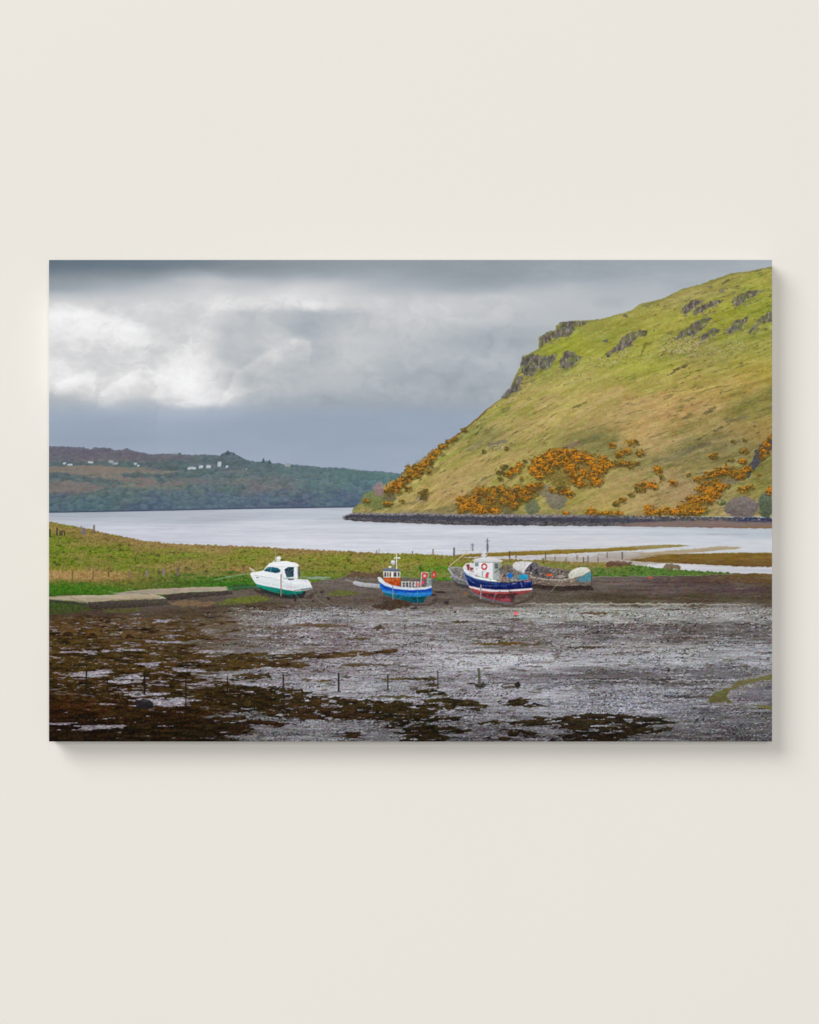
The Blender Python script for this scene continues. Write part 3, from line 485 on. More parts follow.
# edge of wet part at right and strips of brown
def mudline(x0, x1, y, h, c, a=.8, seed=0, wp=1.0):
    n = 14; xs = np.linspace(x0, x1, n)
    rr = np.random.RandomState(seed+7)
    top_ = [(x, y-h/2*(math.sin(math.pi*(i+.3)/(n-.4)))*rr.uniform(.6, 1.2)) for i, x in enumerate(xs)]
    bot_ = [(x, y+h/2*(math.sin(math.pi*(i+.3)/(n-.4)))*rr.uniform(.6, 1.2)) for i, x in enumerate(xs)][::-1]
    draw(top_+bot_, c, None, 12, wp, a, seed % 17, ns=(2.2, 1.0))
    return top_+bot_
for q in ((470,775,604,1.6,(186,184,172),.7),(400,640,609,3,(168,166,162),.5),(560,775,582,1.6,(70,44,44),.5),(600,700,586,1.2,(74,50,50),.6),(640,772,579,1.6,(90,54,58),.7),(690,775,590,4,(82,60,70),.6),(600,660,590,2,(84,64,66),.6),(700,772,583,1,(78,46,52),.6),(590,640,583,2,(134,112,106),.5),(620,700,592,3,(112,92,92),.5),
    (575,620,613,3.2,(84,68,48),.85),(600,640,611,1.4,(92,82,62),.7),(655,685,609,1.8,(70,58,50),.7),(690,700,608.6,1,(80,70,60),.7),(730,760,624,2,(66,54,48),.8),(760,775,615,1,(80,70,66),.8),
    (450,470,622,3.4,(78,66,50),.9),(505,525,619.5,2.4,(84,68,56),.8),(470,530,643.5,3.2,(92,70,28),.95),(520,550,645,1.4,(80,66,44),.7),(560,615,647.5,2,(66,54,46),.9),(610,700,645.5,1.6,(172,166,162),.7),(470,530,632,1.2,(90,80,78),.7),(560,600,634,1.2,(92,82,80),.7),(660,710,638,1.6,(74,58,46),.8),(676,690,653,1.4,(70,60,54),.8),
    (440,512,653,2.2,(96,84,84),.7),(455,480,657,1.4,(92,82,80),.6),(570,640,675,2,(90,84,84),.5),(520,775,680.2,1.0,(196,196,200),.75),(580,620,678.6,1.6,(64,56,50),.8),(640,678,679.6,2,(58,52,46),.85),(500,700,676,4,(104,98,100),.5),(560,600,671,1.2,(96,90,92),.5),
    (668,700,697,3,(60,54,50),.7),(660,675,702,1.6,(56,50,46),.7),(690,745,672,6,(104,100,104),.5),(715,772,720,8,(92,88,92),.4),
    (285,330,625,3.5,(96,78,60),.8),(300,352,625.6,3,(90,74,54),.8),(256,300,628,2,(92,76,60),.7),(372,386,627.5,4,(72,60,46),.9),(345,372,638.6,3,(84,70,50),.9),(380,402,633,2,(84,70,56),.7),(270,290,633,3,(88,70,58),.6),(356,370,626,1.4,(90,78,70),.6),
    (250,310,640,2,(84,74,60),.6),(300,345,648,2,(96,84,70),.6),(310,325,671,2,(70,60,54),.8),(300,312,680,2.4,(84,72,50),.8),(315,335,681,2.6,(80,66,36),.85),(340,370,665,4,(84,70,50),.9),(365,400,665,2.4,(70,60,50),.8),(405,420,668,2,(72,62,52),.8),(380,412,679,3,(82,72,40),.9),(342,352,676.5,2.4,(64,58,50),.8),(355,362,671,1.4,(60,54,46),.7),
    (400,432,679,3.4,(64,54,30),.9),(422,438,679,4,(58,52,28),.95),(425,440,685,4,(58,48,28),.9),(458,470,690,2,(80,72,62),.8),(466,490,684.5,3,(44,38,32),.9),(484,494,674.4,1.6,(70,62,58),.8),(240,256,646,3,(104,92,84),.6),(200,240,634,4,(124,112,114),.7),(205,235,632.5,2,(140,132,138),.7),
    (365,425,697,3,(70,62,34),.8),(280,320,650,1.8,(96,84,60),.6)):
    mudline(q[0], q[1], q[2], q[3], q[4], q[5], int(q[0]*3+q[2]*7) % 997)

# seaweed bands
L_weed = newlab('seaweed', None, 'printed dark brown seaweed lying in bands on the mud', 'stuff')
Wd = np.full(X.shape, -1.0, np.float32)
def weed(pts, warp=2.0, amt=1.0, seed=0):
    sl, mm = cover([(a, b) for a, b in pts], 0, seed)
    xs, ys = X[sl], Y[sl]
    # ragged edge from anisotropic warp
    m2 = np.zeros_like(mm)
    wx_ = 7*fbm(xs/9, ys/3, 421+seed, 4)*warp/2; wy_ = warp*fbm(xs/8, ys/2.5, 431+seed, 4)
    for oy in (-.3, 0, .3): m2 += inpoly(pts, xs+wx_, ys+wy_+oy)/3
    cut = smooth(-.62, -.36, fbm(xs/9, ys/1.7, 441+seed, 4)+.25*fbm(xs/2, ys/1, 447+seed, 3)-(1-amt))
    Wd[sl] = np.maximum(Wd[sl], m2*cut)
weed([(225,654),(260,652),(300,653),(330,652),(365,651),(395,649.5),(398,651.5),(370,655),(345,657),(310,658),(290,661),(305,664),(300,668),(270,667),(240,669),(225,672)], 1.6)
weed([(240,673),(272,674),(268,678),(245,681),(228,679)], 1.4)
weed([(195,690),(230,684),(250,687),(270,690),(300,689),(318,696),(350,699),(395,701),(430,704),(470,700),(485,706),(478,710),(440,710),(425,714),(420,724),(400,728),(380,727),(390,721),(350,720),(310,719),(290,718),(270,716),(255,712),(225,713),(190,714)], 2.6)
weed([(180,716),(230,718),(252,725),(250,734),(200,738),(160,730)], 2.2, .9)
weed([(420,717),(460,716),(455,721),(425,722)], 1.2); weed([(395,733),(420,724),(450,726),(475,730),(470,733),(440,734),(460,738),(440,742),(398,742),(405,736)], 1.8)
weed([(336,733),(352,731.5),(366,734.5),(352,738),(338,736)], 1.0); weed([(418,690),(436,689),(452,694),(440,696),(420,694)], 1.4)
weed([(420,698),(450,698),(475,701),(488,706),(476,711),(450,711),(420,712)], 1.6); weed([(494,700),(520,698.5),(535,700),(540,704),(553,707),(530,708),(505,706)], 1.6)
weed([(498,722),(540,717),(580,714),(615,713),(640,715),(668,720),(676,723),(650,726),(670,729),(674,731),(640,734),(620,740),(620,743),(560,743),(550,738),(575,732),(560,727),(520,726)], 2.2)
weed([(494,730),(515,729),(540,733),(538,737),(510,736)], 1.4); weed([(225,686),(236,684),(300,690),(310,694),(260,694),(225,694)], 2.0)
weed([(480,738),(500,736),(520,738),(500,741)], 1.2, .8); weed([(478,722),(500,720),(500,725),(480,726)], 1.0, .7)
weed([(220,718),(245,716),(262,720),(300,723),(280,727),(240,723)], 1.6, .8); weed([(395,703),(425,706),(440,714),(425,722),(400,716)], 2.0)
# left: everything weed except shining gaps
lf = smooth(.36, .62, np.clip((278-X)/130, 0, 1)+.36*fbm(X/17, Y/2.0, 451, 4)+(Y-650)*.0012)*smooth(606, 612, Y)
mm = np.clip(Wd, 0, 1)
lump = .55*fbm(X/4.5, Y/1.7, 461, 4)+.75*fbm(X/13, Y/2.6, 463, 4); sk = fbm(X/1.4, Y/1.0, 465, 3)
wc = field([(70,620,78,60,30),(150,620,84,66,36),(80,650,70,56,24),(160,655,68,54,24),(80,685,62,48,20),(160,690,56,44,20),(70,705,56,34,12),(150,712,48,32,12),(80,730,36,24,12),(160,732,40,30,14),(250,655,72,58,28),(330,655,78,62,36),(250,700,46,36,14),(330,705,50,40,16),(330,715,56,38,20),(400,712,46,38,14),(420,730,38,30,12),(520,703,56,48,24),(450,704,50,44,20),(600,720,46,38,22),(640,722,42,38,20),(600,737,36,28,14)], 40, 12, X, Y)
wc = wc+(20*lump+18*sk)[..., None]*C(1, .85, .45)
wc = mix(wc, C(24, 18, 10)*np.ones_like(wc), smooth(.25, .8, -lump+.35*sk)*.7)
wc = np.maximum(wc*C(.92, .86, .84), C(16, 11, 7))
gl = fbm(X/15, Y/2.0, 471, 4)+.35*fbm(X/3, Y/1.2, 475, 3)
base = 0.95
gap = np.zeros_like(X)
for (x0, x1, y, h, a) in ((66,118,674,7,1.15),(95,150,681,5,1.0),(118,150,677,6,1.05),(70,95,688,5,.55),(168,212,670,4,1.1),(196,246,651.5,3.2,1.1),(212,246,674,7,1.0),(185,226,687,6,.95),(128,205,702,7,1.3),(120,170,694,6,1.05),(95,135,704.5,3,.7),(62,132,727,4.5,1.05),(40,80,724,3,.7),(110,190,620,5,.5),(118,140,614,4,.7),(148,202,642,4,.85),(150,172,654,4,.9),(166,182,635,1.6,.7),(100,150,650,4,.7),(60,100,652,3,.6),(222,245,718,4,1),(216,260,722,4,1.1),(160,190,727,2.6,.6),(215,262,736,7,.95),(180,215,661,4,.8),(130,165,664,5,.85),(140,152,642,6,.7),(140,176,672,3,.7),(120,150,690,3,.8),(185,205,708,3,.6),(215,245,700,3,.9),(210,240,712,2,.4),(150,180,622,2.4,.7),(165,180,631,2,.7),(200,246,657,2.4,.5),(180,245,643,2.6,.6)):
    q = np.exp(-(np.abs((X-(x0+x1)/2)/((x1-x0)/2))**3)-(np.abs((Y-y)/(h/2*1.15))**2.4))*a
    gap = np.maximum(gap, q)
gapm = smooth(.48, .76, gap*.9+.62*gl)
lw = lf*(1-gapm)
glc = C(150, 142, 150)+(34*fi+16*fi2)[..., None]
glc = mix(glc, C(206, 206, 216)*np.ones_like(glc), smooth(.1, .7, fbm(X/5, Y/1.3, 479, 3))*smooth(.7, 1.05, gap)*.8)
lowc = field([(80,618,92,74,56),(150,618,98,82,62),(200,630,108,92,78),(80,640,80,62,34),(150,645,84,66,42),(200,660,80,64,40),(120,685,80,64,40),(120,720,60,44,24),(220,720,80,66,50)], 40, 14, X, Y)+(12*lump+10*fi)[..., None]
gl2 = fbm(X/10, Y/1.6, 483, 4)
mid = smooth(-.25, .4, gl2)*smooth(612, 620, Y)*smooth(668, 650, Y)
wcl = mix(wc, lowc, mid*.75)
w_all = np.maximum(mm*smooth(150, 200, X), 0)
sm = smooth(.42, .72, fbm(X/7, Y/1.1, 485, 4)+.3*fbm(X/26, Y/6, 487, 2))*smooth(612, 622, Y)*smooth(722, 696, Y+.14*(170-X))
left = mix(wcl, glc*.92, np.maximum(gapm, sm*.75))
dirt_top = smooth(624, 612, Y+3*fbm(X/14, Y/3, 481, 3))
left = mix(left, mf, dirt_top*.75*(1-.8*gapm))
img[:] = mix(img, left, lf)
img[:] = mix(img, wc, mm*.94)
lab[((mm > .5) | (lw*(1-dirt_top) > .5)) & (m > .5)] = L_weed
# mud and seaweed colours get darker towards the bottom of the print
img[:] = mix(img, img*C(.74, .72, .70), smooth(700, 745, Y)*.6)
# mounds, boulder, buoy
for (cx, cy, rx, ry, t) in ((67.5,634.5,6.5,3.2,'larger dark mound on the brown mud below the slipway'),(93,635,4.5,2.3,'small dark mound right of the larger one'),(129,637,5,2.6,'flat dark mound farthest from the slipway')):
    l = newlab('mound', None, t); draw(oval(cx, cy-2.5, rx+3, ry+2.4), (100,74,40), None, 8, 1, .55); draw([(cx-rx, cy+1.4),(cx-rx*.5,cy-ry*.7),(cx,cy-ry),(cx+rx*.6,cy-ry*.5),(cx+rx,cy+1.5)], (50,34,22), l, 10, .8, .95)
# stream
L_str = newlab('stream_pool', None, 'printed winding green pool of water at the right of the mudflat')
rimp = [(704,702),(712,692),(728,683),(745,677.5),(772.5,671),(772.5,684),(752,688),(738,692),(732,698),(735,706),(720,706),(707,704)]
draw(rimp, (134,130,128), None, 52, 1.6, .55, 2, ns=(1.2,.8))
draw([(707,702),(710,696),(717,692),(724,689.5),(731,686.5),(736,681.8),(748,679),(760,676.8),(772.5,674.4),(772.5,679),(760,681),(749,683),(740,686.2),(731,690),(726,694.6),(728,699),(733,703.4),(720,701.6)], (112,108,70), L_str, 9, .9, 1, 3, (92,90,54), ns=(4,1))
draw([(752,704.5),(772.5,706),(772.5,710),(760,707.5)], (104,100,58), L_str, 6, .5, .9, 3)
draw([(748,690),(772,684),(772,702),(752,702),(740,698)], (98,92,100), None, 18, 1, .5, 4)

# ---------------------------------------------------------------- slipway
region()
L_slip = newlab('slipway', None, 'printed pale concrete slipway in two slabs at the left shore')
draw([(110,594),(126,591.5),(150,589),(200,587),(225,586.3),(232,589),(232,590.6),(190,592.4),(164,594.6),(125,595)], (172,160,140), L_slip, 9, .3, 1, 1, (154,142,124), ns=(8,.9))
draw([(164,594.6),(190,592.4),(232,590.6),(233,594.5),(200,597),(170,600.5),(163,598)], (74,66,60), L_slip, 10, .5, 1, 2, (58,50,46))
draw([(46,597),(60,595.7),(110,594.8),(155,594.3),(164,597),(166,598.8),(120,600.2),(100,601.4),(86,602.6),(46,598.6)], (176,162,136), L_slip, 9, .3, 1, 3, (158,146,124), ns=(9,.9))
draw([(84,602.4),(100,601.4),(166,598.8),(171,604.5),(140,607.5),(98,609.6),(84,608)], (82,74,68), L_slip, 10, .5, 1, 4, (54,48,42))
draw([(46,598.6),(88,603.8),(86,606),(60,603),(46,601)], (60,58,50), None, 12, .5, .85, 5)
for a_, b_ in (((49,599),(64,600.5)),((84,599),(88,604)),((103,595),(108,597)),((128,588.5),(140,594)),((150,594),(166,598.5)),((60,598),(150,593.5)),((108,591.5),(130,594.5))): stroke(a_, b_, .5, (196,196,190), a=.6)
for a_, b_ in (((49,599.2),(100,602.6)),((70,597),(86,603)),((110,600),(160,597.8)),((128,592),(150,594))): stroke(a_, b_, .6, (96,88,76), a=.5)
draw([(166,602),(190,600),(216,603),(210,606),(180,606.5)], (130,104,74), None, 14, 1.2, .75, 6)
draw([(49,604),(80,606.5),(95,609),(80,612),(49,615)], (60,74,32), None, 16, 1.4, .8, 7); draw([(100,609.5),(130,607),(146,608),(138,612),(108,613)], (84,84,44), None, 14, 1.4, .7, 8)
draw([(212,604),(230,599),(262,596),(272,598),(262,602),(230,605)], (92,100,42), None, 16, 1.6, .8, 9); draw([(222,600),(240,597),(262,595.5),(268,599),(240,603)], (104,112,44), None, 16, 1.6, .7, 10)
draw([(325,593.5),(335,590.5),(355,591),(362,593.5),(350,596),(330,596)], (96,102,44), None, 14, 1.2, .8, 11)
draw([(228,586),(240,584),(256,585.5),(258,588.5),(240,590.5),(226,591)], (52,78,44), None, 16, 1.2, .75, 12); stroke((226,588.4),(252,586.4),.9,(40,122,84),a=.8); stroke((252,586.4),(258,587.6),.9,(40,122,84),a=.8)

for i_ in range(90):
    rr = np.random.RandomState(900+i_); x_ = rr.uniform(300, 768); y_ = rr.uniform(588, 603.5)
    if x_ > 600: y_ = rr.uniform(577, 603)
    mudline(x_, x_+rr.uniform(6, 34), y_, rr.uniform(.6, 1.6), [(66,54,46),(128,114,106),(80,66,56),(112,98,90)][i_ % 4], .5, i_)
# ---------------------------------------------------------------- boat shadows on the mud
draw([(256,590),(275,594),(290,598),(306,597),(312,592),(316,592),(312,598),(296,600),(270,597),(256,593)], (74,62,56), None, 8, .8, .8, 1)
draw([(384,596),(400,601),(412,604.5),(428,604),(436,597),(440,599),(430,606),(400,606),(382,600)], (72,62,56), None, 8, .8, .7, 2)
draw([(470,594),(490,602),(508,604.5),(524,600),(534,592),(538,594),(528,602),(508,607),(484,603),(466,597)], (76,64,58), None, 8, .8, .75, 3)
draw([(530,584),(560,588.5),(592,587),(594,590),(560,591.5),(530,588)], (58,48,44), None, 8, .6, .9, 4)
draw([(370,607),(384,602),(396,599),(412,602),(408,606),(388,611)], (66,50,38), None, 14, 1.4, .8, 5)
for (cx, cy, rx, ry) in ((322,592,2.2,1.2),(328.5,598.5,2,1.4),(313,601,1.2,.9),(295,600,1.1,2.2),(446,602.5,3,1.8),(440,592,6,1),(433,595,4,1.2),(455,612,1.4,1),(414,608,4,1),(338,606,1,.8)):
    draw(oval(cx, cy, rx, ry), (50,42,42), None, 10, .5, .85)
draw([(352,571),(372,573),(382,572.5),(384,578),(366,578.5),(345,577)], (92,70,66), None, 14, 1, .75, 5)

# ---------------------------------------------------------------- cottages across the water
HO = [(64.6,463.2,4,2.2,0),(70,464.4,6,1.8,0),(91,462.2,6,2,0),(111,461.5,6,3.0,1),(115.5,463.3,6,2.6,1),(135.8,463.8,4,2.2,0),(138.5,465.5,3,1.6,0),(192,468,9,2.8,0),(201,466.6,5,3.2,0),(209,466.6,5.4,3.4,0),(219.5,464,4,5,0),(227,467,3,2.6,0),(288,465.2,7,3.0,2),(247,469,1.5,1.2,0),(164,474,1.4,.8,0),(175.5,453.8,8,.8,2)]
HT = ['small white cottage nearest the left edge, lone gable','low white cottage just right of the leftmost one','pale cottage half hidden by trees, between two cottage clusters','grey-roofed house, left of a joined pair','grey-roofed house, right of a joined pair','small white gabled cottage left of the dark wood','tiny white outbuilding beside the small gabled cottage','longest white cottage in the main row','white cottage second from the left in the main row','white cottage with tall gable in the middle of the main row','tallest white house of the main row, below the skyline trees','small white house at the right end of the main row','pale house on the skyline right of the pointed trees','tiny pale shed down the slope right of the main row','tiny pale hut low on the slope','long low pale building on the skyline']
for i, (cx, cy, w, h, t) in enumerate(HO):
    l = newlab('cottage', None, HT[i], None, 'white cottages across the loch')
    wall = [(186,192,202),(154,156,168),(150,158,160)][t]
    draw([(cx-w/2,cy+h/2),(cx-w/2,cy-h*.1),(cx-w*.36,cy-h*.5),(cx+w*.30,cy-h*.5),(cx+w/2,cy-h*.05),(cx+w/2,cy+h/2)], wall, l, 10, .35, .95, i)
    if w > 3: stroke((cx-w*.3, cy-h*.42), (cx+w*.34, cy-h*.42), .7, (128,132,148), a=.6)
    draw(oval(cx+w*.55, cy+h*.3, 1.4, 1.2), (74,98,96), None, 6, .6, .7)
for (cx, b, t, w) in ((263.5,463,457.6,2.2),(269.5,464,460.2,4),(228,455,450.4,5),(233.5,455,452,3),(222.5,456,453.5,3),(239,458,456,3),(110,449,447.4,2)):
    l = newlab('tree', None, None, None, 'trees standing on the far skyline')
    draw([(cx-w/2,b),(cx-w*.3,(b+t)/2),(cx,t),(cx+w*.3,(b+t)/2),(cx+w/2,b)], (70,88,98), l, 8, .5, .95)

# ---------------------------------------------------------------- posts
def post(x, y0, y1, w, c, t, lean=0, name='fence_post', grp=None):
    l = newlab(name, None, t, None, grp); stroke((x+lean, y0), (x, y1), max(w, .7), c, l, noise=6, w1=w*1.08)
G1 = 'wooden posts on the grass bank'
for i, (x, y0, y1, w, c, ln) in enumerate(((49.8,529,537,1.4,(46,52,30),0),(57,527.5,535.5,1.5,(54,58,40),0),(61,530.5,535.5,3.4,(78,74,56),0),(64.5,531,535.5,1.2,(60,60,40),0),(81.2,526,533.5,1.1,(122,116,112),0),(84,528,534.5,3.2,(120,108,108),0),(94,525,533.5,1.3,(104,92,92),0),
    (72.3,570.5,580,1.0,(96,72,40),0),(93,571,579,.9,(104,80,48),0),(108.5,572,577,1.2,(96,84,52),0),(129,571,577,1.4,(120,104,92),0),(147,570,576.5,3.2,(130,118,104),0),(163.5,568,575,2.6,(132,120,112),0),(177.5,568,576,2.6,(110,96,84),0),(178.5,563,571,1.0,(110,84,64),1.2),
    (433,549,554,.8,(104,92,70),0),(454,547.5,556,1.6,(82,88,84),0),(509.5,551,558.5,.9,(70,62,52),0),(516,552,558,.8,(110,96,70),0),(545.5,552,560,1.0,(92,88,60),0),(543,558,562,1.4,(110,100,70),0),(555,556,562,.8,(120,108,84),0),(566,558,563,.9,(110,98,72),0),(577,555,560,.8,(124,108,88),0),(583.5,557,563,.9,(100,88,70),0),(588,555.5,562,.9,(104,92,78),0),(598,557,564,.8,(112,100,84),0),(607.2,552,558,.8,(104,92,88),0),(622.3,551.8,559.5,1.0,(84,74,70),0),(379,548,553,.6,(130,120,100),0),(376.4,550,553.5,.7,(120,104,80),0),(412.5,551,554.5,.8,(104,98,70),0))):
    post(x, y0, y1, w, c, None, ln, 'fence_post', G1)
G2 = 'thin stakes standing in the mud'
for i, (x, y0, y1, w, c) in enumerate(((86.3,671,692,1.3,(30,27,24)),(107.5,678,692.5,1.0,(30,27,24)),(144.4,671.5,694,1.5,(30,27,24)),(185.8,675,706,1.0,(30,27,24)),(227.6,676,692,1.0,(30,27,24)),(283.3,674,688.5,1.5,(46,40,36)),(338.6,673,691,1.7,(42,38,36)),(387.8,674.5,689,1.4,(64,58,50)),(437.8,671,688,1.1,(70,66,60)))):
    post(x, y0, y1, w, c, ['leftmost stake in the mud','short stake right of the leftmost one','stake standing just above the black boulder','faint tall stake right of the boulder','faint stake where the weed meets the grey mud','stake at the left end of the weed band','darkest stake, standing in shining mud','stake above the middle of the big weed band','thin stake left of the thick stump'][i], 0, 'stake', G2)
    draw(oval(x+.3, y1+.2, 2, .8), (44,36,28), None, 6, .3, .7)
l = newlab('stump', None, 'thick greenish timber stump standing in the mud beside a low rock'); stroke((478.6,668),(479.8,687.5),2.2,(84,84,72),l,noise=10,w1=3.0); draw(oval(480,686.5,5.5,1.3),(48,42,36),None,8,.4,.8)
l = newlab('rock', None, 'low dark rock in the mud right of the thick stump'); draw([(500,686),(503,683),(513,683),(519,681.5),(520.5,685),(518,688.5),(504,688.5)], (76,70,64), l, 16, .5, .9); draw(oval(517.5,684.6,2.8,2.6), (44,38,32), l, 6, .3, 1); draw([(502,685),(514,684),(515,685.6),(503,686.4)], (170,166,168), None, 12, .3, .8)
l = newlab('boulder', None, 'rounded black boulder among the seaweed at lower left'); draw([(136.3,706.5),(136,702.5),(135,699.5),(139,699.8),(144,698.8),(150,700.5),(153.5,703.5),(153.5,707),(148,708.5),(139,708.3)], (44,42,46), l, 9, .4, 1, 2, (28,26,30)); stroke((135,694.5),(141,695),1.4,(46,60,40),a=.8); draw(oval(145,701,4,.8),(70,68,74),None,5,.2,.6)
l = newlab('buoy', None, 'tiny pink-red buoy on the mud below the blue and red boat'); draw(oval(516.3,613.4,2.4,1.5), (226,112,120), l, 6, .2, 1); draw(oval(515,611.5,.8,.8), (214,60,60), l)
draw(oval(516,615.8,3.2,.7),(90,80,80),None,4,.2,.7)
l = newlab('buoy', None, 'small orange buoy on the dry shore right of the boats'); draw(oval(650,577.5,2.2,1.1), (196,82,50), l, 8, .3, .95)

def clutter(x0, y0, x1, y1, slope, n, cols, label, seed, rmax=1.3, a=.85):
    rr = np.random.RandomState(seed)
    for i in range(n):
        x = rr.uniform(x0, x1); y = rr.uniform(y0, y1)+slope*(x-x0); c = cols[rr.randint(len(cols))]
        if rr.rand() < .45: stroke((x, y), (x+rr.uniform(-2.4, 2.4), y+rr.uniform(-2.2, 2.2)), rr.uniform(.4, .9), c, label, a, noise=8)
        else: draw(oval(x, y, rr.uniform(.5, rmax), rr.uniform(.4, rmax*.8), 7), c, label, 12, .3, a, i % 9)
# ---------------------------------------------------------------- motor boat
B1 = newlab('motor_boat', None, 'white cabin cruiser with green bottom, leftmost of the beached boats')
b_keel = newlab('hull_bottom', B1, 'green painted'); b_cab = newlab('cabin', B1); b_win = newlab('window', B1); b_win2 = newlab('window', B1); b_dome = newlab('radar_dome', B1); b_rail = newlab('bow_rail', B1); b_ant = newlab('antenna', B1)
for a_, b_ in (((225,577.5),(249,573.2)),((214,580),(231,576.2)),((300,577),(330,577.2))): stroke(a_, b_, .9, (130,158,132), a=.75)
draw([(305,578.4),(318,576.2),(332,577.5),(322,579.2),(309,579.4)], (140,156,144), None, 8, .3, .85)
draw([(255,582.5),(262,585.2),(275,587.3),(286,589.5),(296,591),(304,590.3),(303,594),(296,596),(286,595.4),(272,591.5),(262,589),(257.5,586.5)], (26,158,134), b_keel, 10, .2, 1, 1, (14,96,86))
draw([(262,589.4),(275,592.6),(288,594.8),(300,594),(304,590.6),(306,592),(303,598),(288,598.4),(272,595),(260,591)], (40,44,42), None, 12, .4, .85, 5); draw([(252.6,588),(262,590.5),(268,593),(262,594),(254,591)], (50,46,42), None, 8, .4, .6, 5)
stroke((256,583.4),(270,586.8),.5,(150,196,190),a=.6)
draw([(258,587),(266,590),(272,592),(286,596),(296,596.4),(300,595),(300,597),(288,597),(270,593.5),(259,589)], (28,48,46), None, 6, .3, .8, 2)
draw([(250,573.6),(251.5,572),(256,571.8),(263,570.6),(277,572.6),(281,576.6),(290,578.6),(301,579),(308,579.6),(310,582),(311.6,586),(312.4,588.6),(306,590.2),(296,591.2),(286,589.6),(270,586.6),(262,585.2),(255.4,583.2),(252.6,579)], (238,240,242), B1, 4, .1, 1, 3, (224,228,232))
draw([(251,575.5),(262,577.5),(274,579.6),(284,582.5),(296,584.4),(311,585.2),(312.3,588.6),(306,590.2),(296,591.2),(286,589.6),(270,586.6),(256,583.6),(252.6,579)], (226,231,234), None, 4, .1, .85, 4, (208,216,218))
stroke((254,575.2),(272,578.2),.6,(160,170,178),a=.8); stroke((272,578.2),(284,582),.6,(160,170,178),a=.7); stroke((294,590.6),(312,588.4),.9,(96,108,112),a=.85)
stroke((256,577.3),(258.5,577.6),.8,(92,108,122)); stroke((257,581),(270,584),.7,(196,204,210),a=.7,noise=6); stroke((272,584.6),(300,588),.7,(190,198,206),a=.7,noise=6); stroke((298,579.4),(311,582),.7,(176,184,190),a=.6); stroke((290,580),(292,590),.5,(188,194,200),a=.6); draw([(300,588.6),(312.4,587.2),(312.2,589),(301,590.8)], (120,128,130), None, 10, .1, .7); draw([(286,585.8),(292,586.8),(292,588),(286,587)], (228,178,200), None, 4, 0, .8)
draw([(262.5,571.4),(266,566.8),(269,563.4),(275,561.4),(287,561),(296,562.8),(299.4,565.4),(297.6,566.6),(297.8,579),(290,579),(283,577.4),(276,574)], (240,242,245), b_cab, 3, .1, 1, 5, (226,230,235))
stroke((266,566.6),(297.5,566.8),.5,(186,192,200),a=.8); stroke((282,567),(283,577.6),.5,(196,202,208),a=.8); stroke((297,567),(298,579),.8,(150,158,164),a=.7)
draw([(263.8,570.8),(267,567.2),(272,566.9),(278,568),(280.6,570.2),(279.6,572.2),(275.5,573),(268,571.6)], (24,98,112), b_win, 10, .1, 1, 6, (30,62,82)); stroke((271,567),(270.6,572),.6,(130,180,186),a=.8); stroke((266.5,568.6),(269,568.2),.7,(150,196,200),a=.6)
draw([(284.4,569.2),(288,567.2),(293.8,567),(293.6,576.8),(286.6,577.4),(285.2,573)], (34,56,70), b_win2, 14, .1, 1, 7, (44,70,82)); stroke((288.4,567.5),(287.4,577),.5,(104,126,134),a=.7); stroke((286,571),(290.5,577),.5,(104,126,134),a=.5); stroke((289,573),(293.5,568.5),.6,(140,156,160),a=.5)
draw([(298.2,571),(300,569.6),(300,576.4),(298.4,576.2)], (70,86,112), None, 6, 0, .9); stroke((283,578.4),(295,578.6),.8,(120,128,130),a=.7); draw([(288,578.6),(293.5,578.8),(293.5,580),(288,580)], (52,60,60), None, 4, 0, .8)
draw(oval(278.6,557.8,2.4,1.6), (236,236,238), b_dome, 3); draw([(276.4,559),(280.4,559),(280,561.6),(276.8,561.6)], (214,216,220), b_dome)
stroke((275.2,556.5),(276,561),.8,(220,220,222),b_ant); stroke((275.3,548.5),(275.3,557),.6,(176,172,140),b_ant,a=.7)
stroke((249,567.6),(254.5,570.6),1.0,(214,198,184),b_rail); stroke((250,569.6),(256,572),.8,(206,200,196),b_rail); stroke((256,569),(263,567.6),.5,(196,186,160),b_rail,a=.8); stroke((272,563),(274.5,560),.8,(226,226,226),b_rail)
b_post = newlab('support_post', B1); stroke((281.1,574.3),(280.9,596.3),1.1,(150,120,100),b_post,noise=6)
for a_, b_ in (((294,592),(303,604)),((311,588.5),(318,600)),((303,604),(306,607)),((318,600),(330,606))): stroke(a_, b_, .55, (150,144,132), a=.65)

# ---------------------------------------------------------------- blue boat and dinghy
D1 = newlab('dinghy', None, 'long pale inflatable dinghy lying left of the blue boat')
draw([(352.6,582),(355,580.8),(360,582),(368,583),(380,584),(381,588),(370,587.6),(360,586.4),(353,584)], (196,198,202), D1, 8, .2, 1, 1, (150,150,154)); stroke((345,579.5),(354,582.4),.8,(176,172,170),a=.8); stroke((344,578.4),(352,581.6),.6,(120,110,104),a=.6)
stroke((356,586.6),(376,589),1.0,(76,66,62),a=.6)
B2 = newlab('blue_boat', None, 'small bright blue fishing boat with orange wheelhouse')
k2 = newlab('hull_bottom', B2, 'dark teal'); s2_ = newlab('gunwale', B2); w2_ = newlab('wheelhouse', B2); o2 = newlab('wheelhouse_panel', B2, 'varnished orange'); r2 = newlab('roof', B2); m2_ = newlab('mast', B2); rd2 = newlab('radar_dome', B2); gal = newlab('stern_frame', B2); rail2 = newlab('railing', B2)
draw([(383,592),(395,594.6),(410,596),(430,595),(426,597.4),(424.6,600),(423.4,603),(414,602.8),(404,600.4),(392,597.4),(385,594.8)], (18,110,124), k2, 7, .2, 1, 1, (12,70,82)); draw([(410,597.4),(425,596.6),(424,599.4),(412,599.6)], (12,60,66), None, 5, .2, .8)
